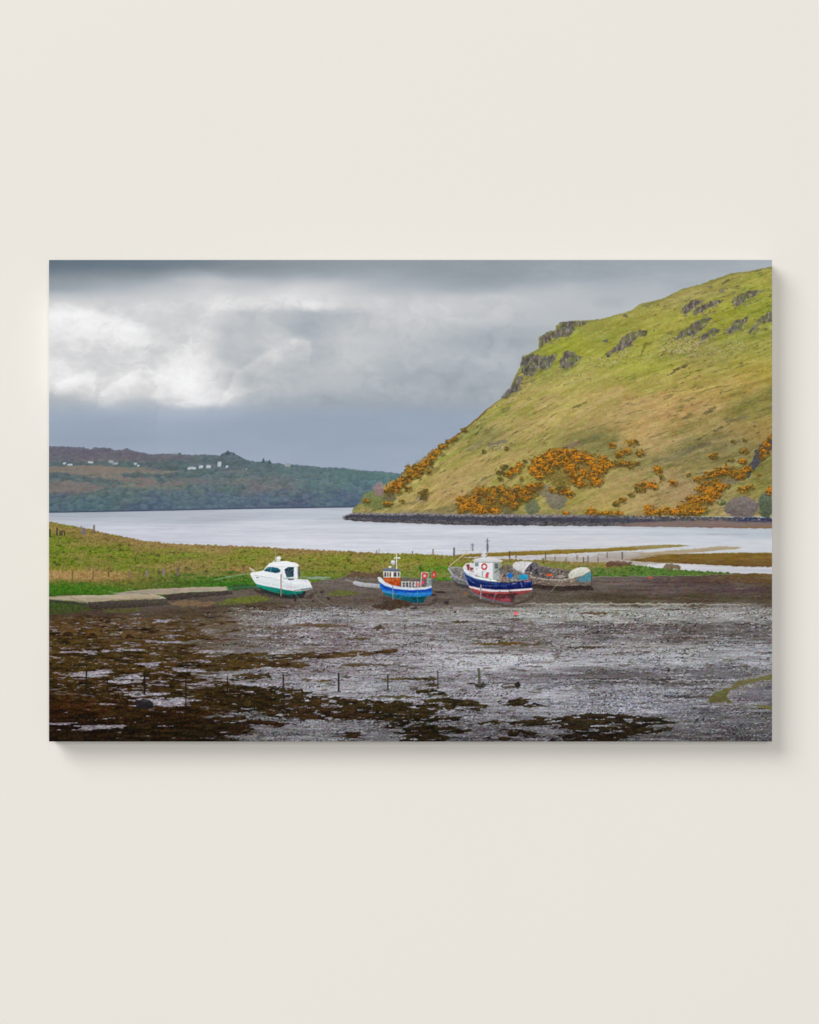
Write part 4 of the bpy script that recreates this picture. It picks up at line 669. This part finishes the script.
draw([(378.6,580.6),(384,584.8),(394,588.2),(410,589.6),(425,589.2),(431.6,586.8),(431.8,595),(420,596.6),(405,596),(392,594),(383,592),(380.2,588)], (26,88,176), B2, 12, .1, 1, 2, (34,122,196))
draw([(380,583),(386,586.6),(396,589.4),(412,590.4),(431.6,588.6),(431.7,591.4),(412,592.4),(396,591.4),(384,588.6)], (14,60,166), None, 8, .2, .8, 3); stroke((382,590.8),(396,593.8),.6,(120,176,210),a=.7); stroke((396,593.8),(431,593.6),.6,(96,164,214),a=.5)
draw([(377.4,576.8),(380.6,577),(384,581),(391,584.6),(400,586.8),(415,587.4),(425,587),(431.4,585.4),(431.8,587.4),(425,589.4),(410,590),(394,588.6),(384,585.2),(378.6,581)], (222,226,232), s2_, 6, .1, 1, 4, (200,208,220))
draw([(383.2,571),(400.2,571.2),(400.2,577.8),(383.6,577.4)], (226,220,208), w2_, 6, .1, 1, 5)
for (x0, x1) in ((384.2,386.2),(387.2,388.6),(389.4,391),(393.4,396.6),(397.8,399.6)):
    wl = newlab('window', B2); draw([(x0,572.2),(x1,572.2),(x1,576.8),(x0,576.8)], (78,74,78), wl, 16, 0, 1)
stroke((392,571),(392.2,578),.9,(232,226,214))
draw([(383.4,577.4),(400.2,577.8),(400.2,586),(392,585),(384,581.2)], (190,84,34), o2, 12, .1, 1, 6, (170,66,24)); stroke((391.8,578),(392,585),.6,(120,52,30),a=.8); stroke((384,579.6),(392,580.6),.6,(214,150,110),a=.7); stroke((394,579),(399,579.4),.6,(210,140,100),a=.6)
draw([(381.4,570),(385,568.2),(389,567.6),(396,568.2),(400.8,570.4),(400.4,571.6),(383,571.2)], (116,128,144), r2, 6, .1, 1, 7, (90,98,114))
draw(oval(390,566.9,1.6,.9), (230,230,234), r2); draw(oval(392.8,562,2.2,2.0), (216,218,224), rd2, 5); draw([(391,562.6),(395,562.4),(394.6,564.4),(392.6,565)], (180,186,194), rd2, 4)
stroke((396.4,552.6),(396.5,569),.9,(222,220,216),m2_); stroke((394,557.6),(399.6,557.8),.9,(230,230,228),m2_); draw(oval(399,558,1.0,.9), (236,236,236), m2_); draw(oval(394.6,558.4,.8,.8), (206,206,206), m2_); stroke((393.5,564.8),(393.5,568.5),.6,(150,154,160),m2_)
for x in (402,405.4,408.6,411.8,415,418): stroke((x,581.6),(x,587),.9,(226,228,230),rail2)
stroke((401,581.8),(420,582.2),.6,(214,214,216),rail2); stroke((401,584.4),(420,585.2),.5,(190,192,196),rail2); draw([(402.6,582.6),(405,582.6),(405,584.2),(402.6,584.2)], (60,66,72), None, 6, 0, .8); draw([(406.6,582.4),(408,582.4),(408,585.4),(406.6,585.4)], (50,56,62), None, 6, 0, .7)
stroke((420.6,588),(421.6,573),1.0,(206,196,200),gal); stroke((421.4,572.8),(428.4,572.4),1.0,(224,196,196),gal); stroke((428.2,572.5),(428.6,587),1.0,(150,160,164),gal); stroke((431.4,569),(431.4,586),.9,(120,126,128),gal); draw([(426.6,578),(431,578),(431,586),(426.6,586)], (140,152,156), gal, 12, .2, .8)
clutter(401,580,430,587,.0,20,[(60,66,72),(222,226,230),(180,90,80),(120,130,136)],rail2,17,.8,.7); clutter(383,590,430,596,.02,20,[(16,70,150),(70,150,210),(14,50,120)],B2,18,.8,.5); clutter(385,578,399,584,.05,14,[(130,56,26),(214,130,80),(110,50,30)],o2,19,.8,.6)
for (cx, cy, rx, ry, ci) in ((424.6,575.6,2.9,3.1,(206,180,184)),(433.8,574.6,2.2,3.6,(186,150,152))):
    bl_ = newlab('lifebuoy', B2); draw(oval(cx,cy,rx,ry), (206,56,56), bl_, 10); draw(oval(cx,cy,rx*.48,ry*.48), ci, bl_, 10)
draw(oval(423,582.4,1.2,1.6), (232,60,110), None, 6); draw([(415.5,583),(420,582.6),(421,586),(416,586.6)], (198,120,116), None, 14, .2, .8); draw([(432,579),(436,578.6),(435.4,584),(432,586)], (92,92,84), None, 12, .3, .85)
p2 = newlab('support_post', B2); stroke((392.8,585.6),(392.8,599.4),.9,(120,140,150),p2); stroke((417.2,589),(417.4,602),.5,(80,140,176),a=.7); stroke((398,599),(410,592.6),.6,(90,130,140),a=.6); stroke((383,592.6),(372,600),.4,(140,130,124),a=.5)

# ---------------------------------------------------------------- grey boat behind
B3 = newlab('grey_boat', None, 'worn grey wooden boat half hidden behind the blue and red boat')
bm3 = newlab('boom', B3)
draw([(448,568),(450,566.8),(457,566.4),(464,568),(468,574),(472,578),(472,588.2),(463,587.4),(457,585),(452.6,579.6),(450,574)], (150,154,156), B3, 12, .2, 1, 1, (92,90,92)); draw([(450,569),(457,567.6),(463,569),(467,576),(470,581),(460,578),(453,573)], (126,118,112), None, 18, .5, .85, 2)
clutter(450,569,468,580,.3,34,[(70,68,70),(176,178,180),(110,90,76),(150,156,160),(60,54,52)],B3,16,1.2,.75); draw([(452.6,579.6),(458,583.4),(472,586),(472,588.6),(463,587.8),(456,585)], (58,54,56), None, 8, .3, .8); stroke((448,568.2),(453.6,576),.9,(176,182,188)); stroke((453.6,576),(470,583.4),.8,(164,168,172),a=.9)
stroke((448.6,566.6),(467.6,551.4),1.0,(190,178,140),bm3); stroke((448,567),(449,561),.9,(96,80,72),bm3,a=.8); stroke((454,550.6),(474,550.2),.5,(150,150,140),a=.7)
stroke((472.4,543.4),(472.8,551),1.3,(120,122,130),bm3,a=.85); stroke((470.8,544.4),(474.4,545),.8,(130,132,140),bm3,a=.8); stroke((470,549),(472,545.6),.6,(130,130,134),a=.6)

# ---------------------------------------------------------------- wreck
B4 = newlab('wooden_boat', None, 'weathered open wooden boat with white covers, rightmost of the boats')
cn4 = newlab('cover', B4, 'white canopy at the bow end'); tp4 = newlab('tarpaulin', B4, 'dark grey'); cv4 = newlab('cover', B4, 'white rounded cover at the stern'); bp4 = newlab('hull_patch', B4, 'blue painted')
draw([(523,574),(533,566),(540,565),(552,568),(566,570),(573,572),(575,578),(560,580.4),(545,580),(530,577)], (104,94,92), B4, 26, .3, 1, 1)
stroke((538,565.6),(556,568.6),.8,(140,130,124),a=.8); stroke((556,568.6),(571,570.6),.8,(120,112,106),a=.8)
draw([(524,574.4),(533,577.4),(545,579.4),(560,579.8),(572,578),(583,575),(591,571),(592,578),(591.4,586.6),(580,588),(560,588),(545,586.6),(533,584.4),(527,580)], (142,130,118), B4, 18, .2, 1, 2, (104,90,80), ns=(4,1.2))
draw([(533,583),(545,585.2),(560,586.2),(591,585),(591.4,587.4),(575,589),(555,588.6),(533,586)], (48,38,36), None, 8, .3, .9, 3)
stroke((524,574.4),(533,577.2),.9,(190,180,164)); stroke((533,577.2),(546,579.4),.9,(196,186,170)); stroke((546,579.4),(561,580),.9,(190,182,168)); stroke((561,580),(574,577.8),.9,(184,176,160)); stroke((535,580.6),(570,582.6),.5,(92,80,72),a=.8); stroke((540,583),(580,584),.5,(96,84,76),a=.7)
draw([(512.6,569),(513,564),(515.4,561.8),(523,561.2),(533,562),(531,565),(526,568.6),(524.4,574),(515,571.6)], (218,216,216), cn4, 8, .2, 1, 4, (196,194,196)); stroke((514,569),(524,573),.8,(132,176,186),a=.6)
draw([(524.4,574),(525,569.4),(528,566),(532.4,562.4),(537,562),(539,568),(540,574.6),(533,576)], (98,94,102), tp4, 16, .3, 1, 5); draw([(530,566.4),(532,566),(532.4,572.4),(530,572.6)], (38,36,44), None, 5); draw([(534,570),(537,569),(538,574),(535,574)], (48,46,54), None, 5)
draw([(568,575),(570.6,571),(575,568.4),(581,566.9),(587.6,567.4),(590.4,570.6),(583,575),(573,578),(568.6,578.4)], (220,218,210), cv4, 7, .2, 1, 6, (188,184,172)); draw([(577,578.6),(583,576),(590.4,571.6),(591.6,577),(591.4,581),(581,582.6),(577,581)], (66,140,168), bp4, 14, .4, .95, 7, (84,124,134))
clutter(527,568,566,577,.06,60,[(40,36,40),(160,152,142),(112,96,86),(190,184,174),(70,60,58),(136,120,104)],B4,11,1.4); clutter(528,579,588,586,-.0,50,[(86,74,66),(176,166,150),(66,54,48),(150,138,124),(198,190,176)],B4,12,1.2,.55); clutter(514,562,530,570,.1,10,[(240,240,240),(180,180,184)],cn4,13,1.2,.6); clutter(570,569,588,576,-.1,14,[(240,238,232),(176,172,160),(150,146,136)],cv4,14,1.1,.6); clutter(578,575,590,581,-.1,8,[(40,110,150),(120,160,170)],bp4,15,1.1,.6)
for k_ in range(5): stroke((540+k_*5.5,569+k_*.8),(537+k_*5.6,578.6),.5,(60,52,50),B4,a=.6)
draw(oval(549,574.6,3.2,1.4), (216,96,50), None, 8, .3); draw([(556,576),(562,574.6),(566,577),(560,578.6)], (170,162,150), None, 14, .3, .8); draw([(541,571),(548,570),(552,573),(545,575)], (84,70,70), None, 16, .5, .7); stroke((591.4,572),(591.6,586.4),.9,(60,72,76),a=.8)
stroke((560,581),(551,591.4),.6,(170,160,140),a=.7)

# ---------------------------------------------------------------- blue and red boat
B5 = newlab('trawler', None, 'largest beached boat, dark blue with red bottom and white wheelhouse')
k5 = newlab('hull_bottom', B5, 'red painted'); g5 = newlab('gunwale', B5, 'white'); w5 = newlab('wheelhouse', B5); r5 = newlab('roof', B5); m5 = newlab('mast', B5); wl5 = newlab('waterline_stripe', B5, 'white'); lb5 = newlab('lifebuoy', B5); t5 = newlab('tub', B5, 'blue'); t5b = newlab('tub', B5, 'turquoise'); c5 = newlab('fore_cabin', B5); gear5 = newlab('deck_gear', B5); n5 = newlab('hull_lettering', B5, 'pale faded lettering along the hull')
draw([(469,587),(480,590),(495,592),(512,591.4),(532,589.8),(530,592),(521,594),(513.6,595.6),(512,602.4),(505,602.6),(495,600.6),(482,597.4),(474,593.4)], (156,66,66), k5, 12, .2, 1, 1, (128,50,60)); draw([(478,592),(492,593.6),(520,593.4),(514,596),(513,599),(498,598.6),(482,595.6)], (74,38,44), None, 14, .4, .85, 2); draw([(473,590),(486,591.4),(500,592.6),(516,591.8),(514,593.2),(498,594),(478,592)], (192,84,78), None, 12, .3, .6, 2); draw([(500,598.6),(511.6,598),(511.4,602),(502,602)], (150,70,86), None, 8, .2, .8)
stroke((469.8,590),(476,595),1.3,(92,116,128)); stroke((476,595),(490,600),1.3,(96,112,122)); stroke((490,600),(510,603.4),1.1,(92,98,108)); stroke((512,596),(516,595),.8,(70,50,50))
draw([(463.6,570.6),(466,574),(472,577),(482,580),(495,582),(508,583),(520,581.6),(532,579.4),(532.2,588.2),(520,588.8),(505,589.8),(490,589.6),(478,588),(469,585.6),(466,579)], (24,44,106), B5, 14, .1, 1, 3, (14,28,84))
draw([(466,573.8),(478,579.2),(492,582),(510,584),(532,581.4),(532,583),(510,585.4),(490,583.6),(476,581),(467,577)], (38,58,122), None, 8, .2, .7, 4)
for (x, ln) in ((483,1.6),(485.6,1.2),(488,1.8),(490.6,1.4),(493,1.6),(496,1.2),(498.4,1.8),(501,1.5),(503.6,1.4),(505.8,1.2)): stroke((x,584.6+.0*x),(x+.5,586.6),.9,(84,104,150),n5,a=.45); 
stroke((482,585.6),(507,585.8),.8,(80,100,146),n5,a=.45)
stroke((520.6,582.4),(522.4,587),.7,(150,160,190),a=.8); stroke((512,583.6),(516,583.2),.7,(196,170,180),a=.8); stroke((524,581.8),(531,580.8),1.1,(190,140,150),a=.85); stroke((519,580.6),(532,579),1.0,(172,64,66))
draw([(468.8,585.4),(480,588),(495,589.8),(510,589.7),(532.2,588),(532.2,589.8),(510,591.6),(492,591.8),(478,590),(469,587.4)], (222,208,212), wl5, 6, .1, 1)
draw([(462.8,566.6),(465,566),(467.6,570),(470,573.6),(478,576.6),(488,578.8),(500,580.2),(500,582.2),(488,581),(474,578.2),(466,574.4),(463.8,571)], (226,230,236), g5, 5, .1, 1)
draw([(463,566.8),(465.4,563.8),(471,562.4),(475,563),(475,575.6),(470,573.6),(466,570)], (214,210,212), c5, 12, .2, 1, 5); draw([(466,564.4),(469,564),(470,568),(472.6,567.4),(473,570),(468,570)], (136,50,54), c5, 14, .2, .9)
draw([(500,566),(510,564.4),(516,570),(528,575.4),(532,578.4),(520,581),(508,582),(496,581)], (122,112,110), gear5, 28, .4, .9, 6); 
for (cx, cy, rx, ry, c) in ((500,571,2,3,(64,62,66)),(504,576,2.4,2,(80,60,56)),(497,577,2,3,(150,140,132)),(508,570,1.2,4,(86,78,74)),(504,568,3,2,(112,104,74)),(501,579.6,3,1,(160,110,70)),(513,579.6,3,1.1,(140,150,160))): draw(oval(cx,cy,rx,ry), c, gear5, 12, .3, .85)
draw([(473.8,561.4),(496,562),(496,580),(487,578.4),(480,576.6),(474.4,574.6)], (232,233,235), w5, 5, .1, 1, 7, (216,219,222)); draw([(492.8,562),(500,561.8),(499.6,580.6),(493,579.6)], (158,166,162), w5, 12, .2, .9, 8); stroke((492.6,562),(492.8,579.6),.7,(200,204,204))
clutter(498,567,531,575,.12,46,[(50,44,44),(190,180,168),(96,76,60),(130,136,130),(206,200,190),(74,84,70),(150,110,84),(40,60,90)],gear5,5); clutter(464,565,473,571,.2,12,[(120,40,46),(226,220,220),(70,50,56),(190,150,150)],c5,6,.9)
for x_ in range(500, 532, 4): stroke((x_,577.6+(.05*(x_-500))),(x_,581.2),.45,(206,202,196),gear5,a=.7)
stroke((497,577.4),(531,577),.5,(196,190,184),gear5,a=.7); stroke((494,573),(504,566),.6,(70,62,60),gear5,a=.8); stroke((501,563),(510,567),.6,(90,82,76),gear5,a=.8)
wd = newlab('window', B5); draw([(474.6,562.8),(478.6,562.6),(478.6,566.4),(474.8,566.2)], (128,136,142), wd, 10); wd = newlab('window', B5); draw([(494.4,563.6),(498.4,563.4),(498.2,568.4),(494.4,568.4)], (92,98,96), wd, 12)
draw([(472,560.4),(475,558.8),(481,557.6),(489,557),(497,558.8),(503,560.6),(501,562.2),(488,562.4),(476,562)], (228,226,224), r5, 5, .1, 1, 9, (196,196,198)); stroke((474,562.2),(500,562.6),.6,(128,132,136),a=.8)
draw(oval(484.2,566.6,3.1,3.5), (186,54,60), lb5, 8); draw(oval(484.2,566.6,1.6,1.9), (236,228,230), lb5); stroke((481.4,566.6),(482.8,566.6),.8,(226,210,210)); stroke((485.8,566.6),(487,566.6),.8,(226,210,210))
draw([(485.4,575),(486.6,572),(489,572.4),(488,578),(485.6,577.8)], (204,70,84), w5, 10, .2, .9); stroke((482.4,571),(482.4,577),.8,(128,140,150)); draw(oval(476.4,576,2,1), (206,150,160), None, 8, .2, .6)
draw([(482.4,551.6),(485,551),(485.6,558),(482.2,558)], (214,214,218), m5, 5); draw([(480.8,554.6),(487,554.2),(486.4,556.2),(481.4,556.4)], (206,206,210), m5, 5); stroke((487.4,538.6),(487.5,552),1.3,(112,112,124),m5); stroke((485,541.4),(490,541),.7,(130,130,140),m5,a=.8); stroke((487.4,544),(487.6,549.6),2.0,(104,104,116),m5,a=.85); stroke((487.5,552),(486,558),.8,(150,150,156),m5); stroke((488,546),(463,566),.4,(150,152,156),a=.45); stroke((488,546),(531,579),.35,(150,150,150),a=.35)
stroke((501,562),(501,580),.6,(190,186,180),gear5,a=.8); stroke((505,561.6),(505,580),.6,(120,110,104),gear5,a=.8)
clutter(466,580,530,587.5,-.02,26,[(70,92,140),(12,22,60),(96,110,150),(16,30,84)],B5,7,.8,.55); clutter(472,590,512,597,.04,22,[(120,40,44),(206,110,100),(80,40,44),(170,90,80)],k5,8,1.0,.5); clutter(477,563,492,577,.05,16,[(206,208,212),(190,196,204),(170,140,130),(240,240,242)],w5,9,.9,.6)
draw([(507,574.6),(509,572.6),(512.4,572.8),(512.6,577.4),(508,578)], (34,104,190), t5, 8); draw([(518.4,575.4),(521,574.4),(527.4,574.6),(528,577.6),(526,579.6),(519.4,579.4)], (44,158,196), t5b, 8, 0, 1, 2, (26,130,176)); stroke((515,577),(519,575),1.2,(92,150,160),a=.7)
stroke((464,572),(478,580),.8,(120,140,184),a=.7); stroke((478,580),(496,584),.6,(90,110,160),a=.6); stroke((467,577),(474,583),.7,(110,130,170),a=.6); draw([(508,590),(514,592),(514,603),(511,603)], (52,46,46), None, 8, .3, .5, 2)
p5 = newlab('support_post', B5); stroke((480.8,584.4),(480.6,599),1.3,(150,140,146),p5,noise=8); stroke((496,592),(492.6,603),.8,(128,122,126),a=.85); stroke((463.4,572),(468.6,586),.9,(120,140,176),a=.8); stroke((466,578),(476,584),.5,(100,126,170),a=.6)
draw(oval(465.5,593.6,2.5,1.6), (136,86,52), None, 10, .5, .6)
GROUPED = {}
region()
edge_ = smooth(452, 470, Y)
act = np.clip((Y-440)/40, .25, 1)*np.where((Y > 505) & (Y < 550) & (X < 500), .25, 1.0)
act = np.where((X > 500) | (Y > 555), 1.0, act); act = np.where((Y < 330) & (LAB == L_sky), .15, np.where(LAB == L_sky, .12, np.where(LAB == L_loch, .2, act)))
for k_, sd_ in ((0, 501), (1, 504), (2, 507)):
    IMG[..., k_] += act*(3.2*fbm(X/3.5, Y/2.6, sd_, 2)+4.0*fbm(X/1.2, Y/1.1, 510+k_, 2))
bz = smooth(538, 556, Y)*smooth(608, 600, Y)*smooth(244, 250, X)*smooth(600, 592, X)
nz_ = fbm(X/1.1, Y/.9, 515, 2)
IMG += (bz*7*nz_)[..., None]
img = np.clip(IMG, 0, 255); lab = LAB
# slight softness of the photograph
def blur(a, s):
    k = np.array([s, 1-2*s, s], np.float32)
    a = k[0]*np.concatenate([a[:1], a[:-1]], 0)+k[1]*a+k[2]*np.concatenate([a[1:], a[-1:]], 0)
    return k[0]*np.concatenate([a[:, :1], a[:, :-1]], 1)+k[1]*a+k[2]*np.concatenate([a[:, 1:], a[:, -1:]], 1)
L_ = [LABELS[i][0] for i in range(len(LABELS))]
soft_ = box1(box1(img.reshape(NH+1, -1).reshape(NH+1, NW+1, 3), 2, 1), 2, 0)
amt_ = np.where((LAB == L_sky) | (LAB == L_loch), .15, .55)[..., None]
img = np.clip(img+amt_*(img-soft_), 0, 255)
img = blur(img, 0.12)
WALL_ALB = (0.808, 0.772, 0.708)
KEY = ((-25.0, -28.0, 25.5), 26, 14200)
FILL = ((0.5, -17.0, 2.2), 6.5, 1520)
WORLD = 0.10
EXPO = 0.0

# ======================================================================= the place: a canvas print hung on a plaster wall
import bpy
from mathutils import Vector
U_ = 1/600.0                            # metres per picture unit (canvas about 1.2 m wide)
CX, CY = 409.5, 512.0
CAM_D = 4.2                             # camera to wall
TH = 0.041                              # canvas stands this far off the wall
KF = (CAM_D-TH)/CAM_D                   # the front face is nearer, so it is that much smaller for the same look
def wx_(px, k=KF): return (px-CX)*U_*k
def wz_(py, k=KF): return (CY-py)*U_*k+1.5
scene = bpy.context.scene
col = scene.collection
def lin(c):
    c = np.asarray(c, np.float32)/255.0
    return np.where(c <= 0.04045, c/12.92, ((c+0.055)/1.055)**2.4).astype(np.float32)
GAIN = 0.96

def print_material():
    m = bpy.data.materials.new('printed_canvas'); m.use_nodes = True
    nt = m.node_tree; n = nt.nodes; bs = n['Principled BSDF']
    at = n.new('ShaderNodeAttribute'); at.attribute_name = 'ink'
    tc = n.new('ShaderNodeTexCoord')
    nz = n.new('ShaderNodeTexNoise'); nz.inputs['Scale'].default_value = 900; nz.inputs['Detail'].default_value = 2
    mr = n.new('ShaderNodeMapRange'); mr.inputs['To Min'].default_value = 0.965; mr.inputs['To Max'].default_value = 1.035
    mx = n.new('ShaderNodeMix'); mx.data_type = 'RGBA'; mx.blend_type = 'MULTIPLY'; mx.inputs['Factor'].default_value = 1
    nt.links.new(tc.outputs['Object'], nz.inputs['Vector']); nt.links.new(nz.outputs['Fac'], mr.inputs['Value'])
    nt.links.new(at.outputs['Color'], mx.inputs['A']); nt.links.new(mr.outputs['Result'], mx.inputs['B'])
    nt.links.new(mx.outputs['Result'], bs.inputs['Base Color'])
    bs.inputs['Roughness'].default_value = 0.85; bs.inputs['Specular IOR Level'].default_value = 0.05
    return m
PM = print_material()

def plain(name, c, rough=.9, scale=20, var=.02, bump=0, bscale=200):
    m = bpy.data.materials.new(name); m.use_nodes = True
    nt = m.node_tree; n = nt.nodes; bs = n['Principled BSDF']
    tc = n.new('ShaderNodeTexCoord'); nz = n.new('ShaderNodeTexNoise'); nz.inputs['Scale'].default_value = scale; nz.inputs['Detail'].default_value = 5
    mr = n.new('ShaderNodeMapRange'); mr.inputs['To Min'].default_value = 1-var; mr.inputs['To Max'].default_value = 1+var
    mx = n.new('ShaderNodeMix'); mx.data_type = 'RGBA'; mx.blend_type = 'MULTIPLY'; mx.inputs['Factor'].default_value = 1
    mx.inputs['A'].default_value = (*c, 1)
    nt.links.new(tc.outputs['Object'], nz.inputs['Vector']); nt.links.new(nz.outputs['Fac'], mr.inputs['Value']); nt.links.new(mr.outputs['Result'], mx.inputs['B'])
    nt.links.new(mx.outputs['Result'], bs.inputs['Base Color'])
    bs.inputs['Roughness'].default_value = rough; bs.inputs['Specular IOR Level'].default_value = 0.1
    if bump:
        nb = n.new('ShaderNodeTexNoise'); nb.inputs['Scale'].default_value = bscale; nb.inputs['Detail'].default_value = 4
        bp = n.new('ShaderNodeBump'); bp.inputs['Strength'].default_value = bump; bp.inputs['Distance'].default_value = .001
        nt.links.new(tc.outputs['Object'], nb.inputs['Vector']); nt.links.new(nb.outputs['Fac'], bp.inputs['Height']); nt.links.new(bp.outputs['Normal'], bs.inputs['Normal'])
    return m

LIN = lin(img)*GAIN
cell = lab[:-1, :-1]
YF = -TH
def sheet(name, k, parent):
    jj, ii = np.nonzero(cell == k)
    if len(jj) == 0: return None
    W1 = NW+1
    a = jj*W1+ii
    quad = np.stack([a+W1, a+W1+1, a+1, a], 1)               # faces the camera (-Y)
    uniq, inv = np.unique(quad, return_inverse=True)
    inv = inv.reshape(-1).astype(np.int32)
    vj, vi = uniq//W1, uniq % W1
    co = np.zeros((len(uniq), 3), np.float32)
    co[:, 0] = (gx[vi]-CX)*U_*KF; co[:, 1] = YF; co[:, 2] = (CY-gy[vj])*U_*KF+1.5
    me = bpy.data.meshes.new(name)
    me.vertices.add(len(uniq)); me.vertices.foreach_set('co', co.ravel())
    nf = len(jj)
    me.loops.add(nf*4); me.loops.foreach_set('vertex_index', inv)
    me.polygons.add(nf); me.polygons.foreach_set('loop_start', np.arange(0, nf*4, 4, dtype=np.int32))
    try: me.polygons.foreach_set('loop_total', np.full(nf, 4, np.int32))
    except Exception: pass
    ca = me.color_attributes.new('ink', 'FLOAT_COLOR', 'POINT')
    cc = np.ones((len(uniq), 4), np.float32); cc[:, :3] = LIN[vj, vi]
    ca.data.foreach_set('color', cc.ravel())
    me.materials.append(PM); me.update(calc_edges=True)
    o = bpy.data.objects.new(name, me); col.objects.link(o); o.parent = parent
    return o

root = bpy.data.objects.new('canvas_print', None); col.objects.link(root)
root['label'] = 'rectangular frameless canvas print of boats on a tidal loch shore, hung on the pale wall'; root['category'] = 'canvas print'
made = {}
for k, (nm, par, txt, kind, grp) in enumerate(LABELS):
    o = sheet(nm, k, root if par is None else (made.get(par) or root))
    made[k] = o
    if o is None: continue
    if txt: o['label'] = txt
    if kind == 'stuff': o['kind'] = 'stuff'
    if grp: o['group'] = grp

# the canvas wrapped round its four edges carries the print's border colours, darkened to lessen light bounced onto the wall
def edge(name, P0, P1, cols, steps=3):
    n = len(cols); me = bpy.data.meshes.new(name); vs = []; cs = []
    for s_ in range(steps+1):
        t = s_/steps
        for i in range(n):
            u = i/(n-1)
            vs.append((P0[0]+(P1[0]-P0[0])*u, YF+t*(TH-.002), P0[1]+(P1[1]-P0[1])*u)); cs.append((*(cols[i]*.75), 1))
    fs = [(s_*n+i, s_*n+i+1, (s_+1)*n+i+1, (s_+1)*n+i) for s_ in range(steps) for i in range(n-1)]
    me.from_pydata(vs, [], fs); ca = me.color_attributes.new('ink', 'FLOAT_COLOR', 'POINT'); ca.data.foreach_set('color', np.array(cs, np.float32).ravel())
    me.materials.append(PM); o = bpy.data.objects.new(name, me); col.objects.link(o); o.parent = root; return o
xl, xr, zt, zb = wx_(gx[0]), wx_(gx[-1]), wz_(gy[0]), wz_(gy[-1])
edge('wrapped_edge', (xl, zt), (xr, zt), LIN[0, ::4]); edge('wrapped_edge', (xr, zb), (xl, zb), LIN[-1, ::-4])
edge('wrapped_edge', (xl, zb), (xl, zt), LIN[::-4, 0]); edge('wrapped_edge', (xr, zt), (xr, zb), LIN[::4, -1])
# pine stretcher bars behind the canvas
import bmesh
def box(bm, x0, x1, y0, y1, z0, z1):
    v = [bm.verts.new(p) for p in ((x0,y0,z0),(x1,y0,z0),(x1,y1,z0),(x0,y1,z0),(x0,y0,z1),(x1,y0,z1),(x1,y1,z1),(x0,y1,z1))]
    for f in ((0,3,2,1),(4,5,6,7),(0,1,5,4),(1,2,6,5),(2,3,7,6),(3,0,4,7)): bm.faces.new([v[i] for i in f])
pine = plain('pine_wood', (.55, .40, .24), .7, 12, .12)
bw = .038; e = .0006
for (a, b, c, d) in ((xl+e, xr-e, zt-bw, zt-e), (xl+e, xr-e, zb+e, zb+bw), (xl+e, xl+bw, zb+bw+.0005, zt-bw-.0005), (xr-bw, xr-e, zb+bw+.0005, zt-bw-.0005), (-.02, .02, zb+bw+.0005, zt-bw-.0005)):
    bm = bmesh.new(); box(bm, a, b, YF+.0008, -.003, c, d); me = bpy.data.meshes.new('stretcher_bar'); bm.to_mesh(me); me.materials.append(pine)
    o = bpy.data.objects.new('stretcher_bar', me); col.objects.link(o); o.parent = root

# wall
wm = plain('wall_paint', tuple(float(v) for v in WALL_ALB), .9, 1.3, .012, .12, 260)
bm = bmesh.new(); box(bm, -6, 6, 0, .15, -3, 6); me = bpy.data.meshes.new('wall'); bm.to_mesh(me); me.materials.append(wm)
o = bpy.data.objects.new('wall', me); col.objects.link(o); o['kind'] = 'structure'; o['label'] = 'plain warm off-white painted wall behind the canvas print'; o['category'] = 'wall'

# light: a soft window-like lamp up to the left, a broad dim fill from the front
def area(name, loc, target, size, power, c):
    l = bpy.data.lights.new(name, 'AREA'); l.shape = 'SQUARE'; l.size = size; l.energy = power; l.color = c
    o = bpy.data.objects.new(name, l); col.objects.link(o); o.location = loc
    o.rotation_euler = (Vector(target)-Vector(loc)).to_track_quat('-Z', 'Y').to_euler(); return o
area('key_lamp', KEY[0], (0, 0, 1.5), KEY[1], KEY[2], (1, 1, 1))
area('fill_lamp', FILL[0], (0, 0, 1.5), FILL[1], FILL[2], (1, 1, 1))
w = bpy.data.worlds.new('World'); scene.world = w; w.use_nodes = True
w.node_tree.nodes['Background'].inputs['Color'].default_value = (1, 1, 1, 1); w.node_tree.nodes['Background'].inputs['Strength'].default_value = WORLD

cam = bpy.data.cameras.new('camera'); co_ = bpy.data.objects.new('camera', cam); col.objects.link(co_)
co_.location = (0, -CAM_D, 1.5); co_.rotation_euler = (math.radians(90), 0, 0)
cam.sensor_fit = 'VERTICAL'; cam.sensor_height = 24; cam.lens = 24*CAM_D/(1024*U_); cam.clip_end = 100
scene.camera = co_
scene.render.engine = 'CYCLES'
scene.view_settings.view_transform = 'Standard'; scene.view_settings.look = 'None'; scene.view_settings.exposure = EXPO; scene.view_settings.gamma = 1
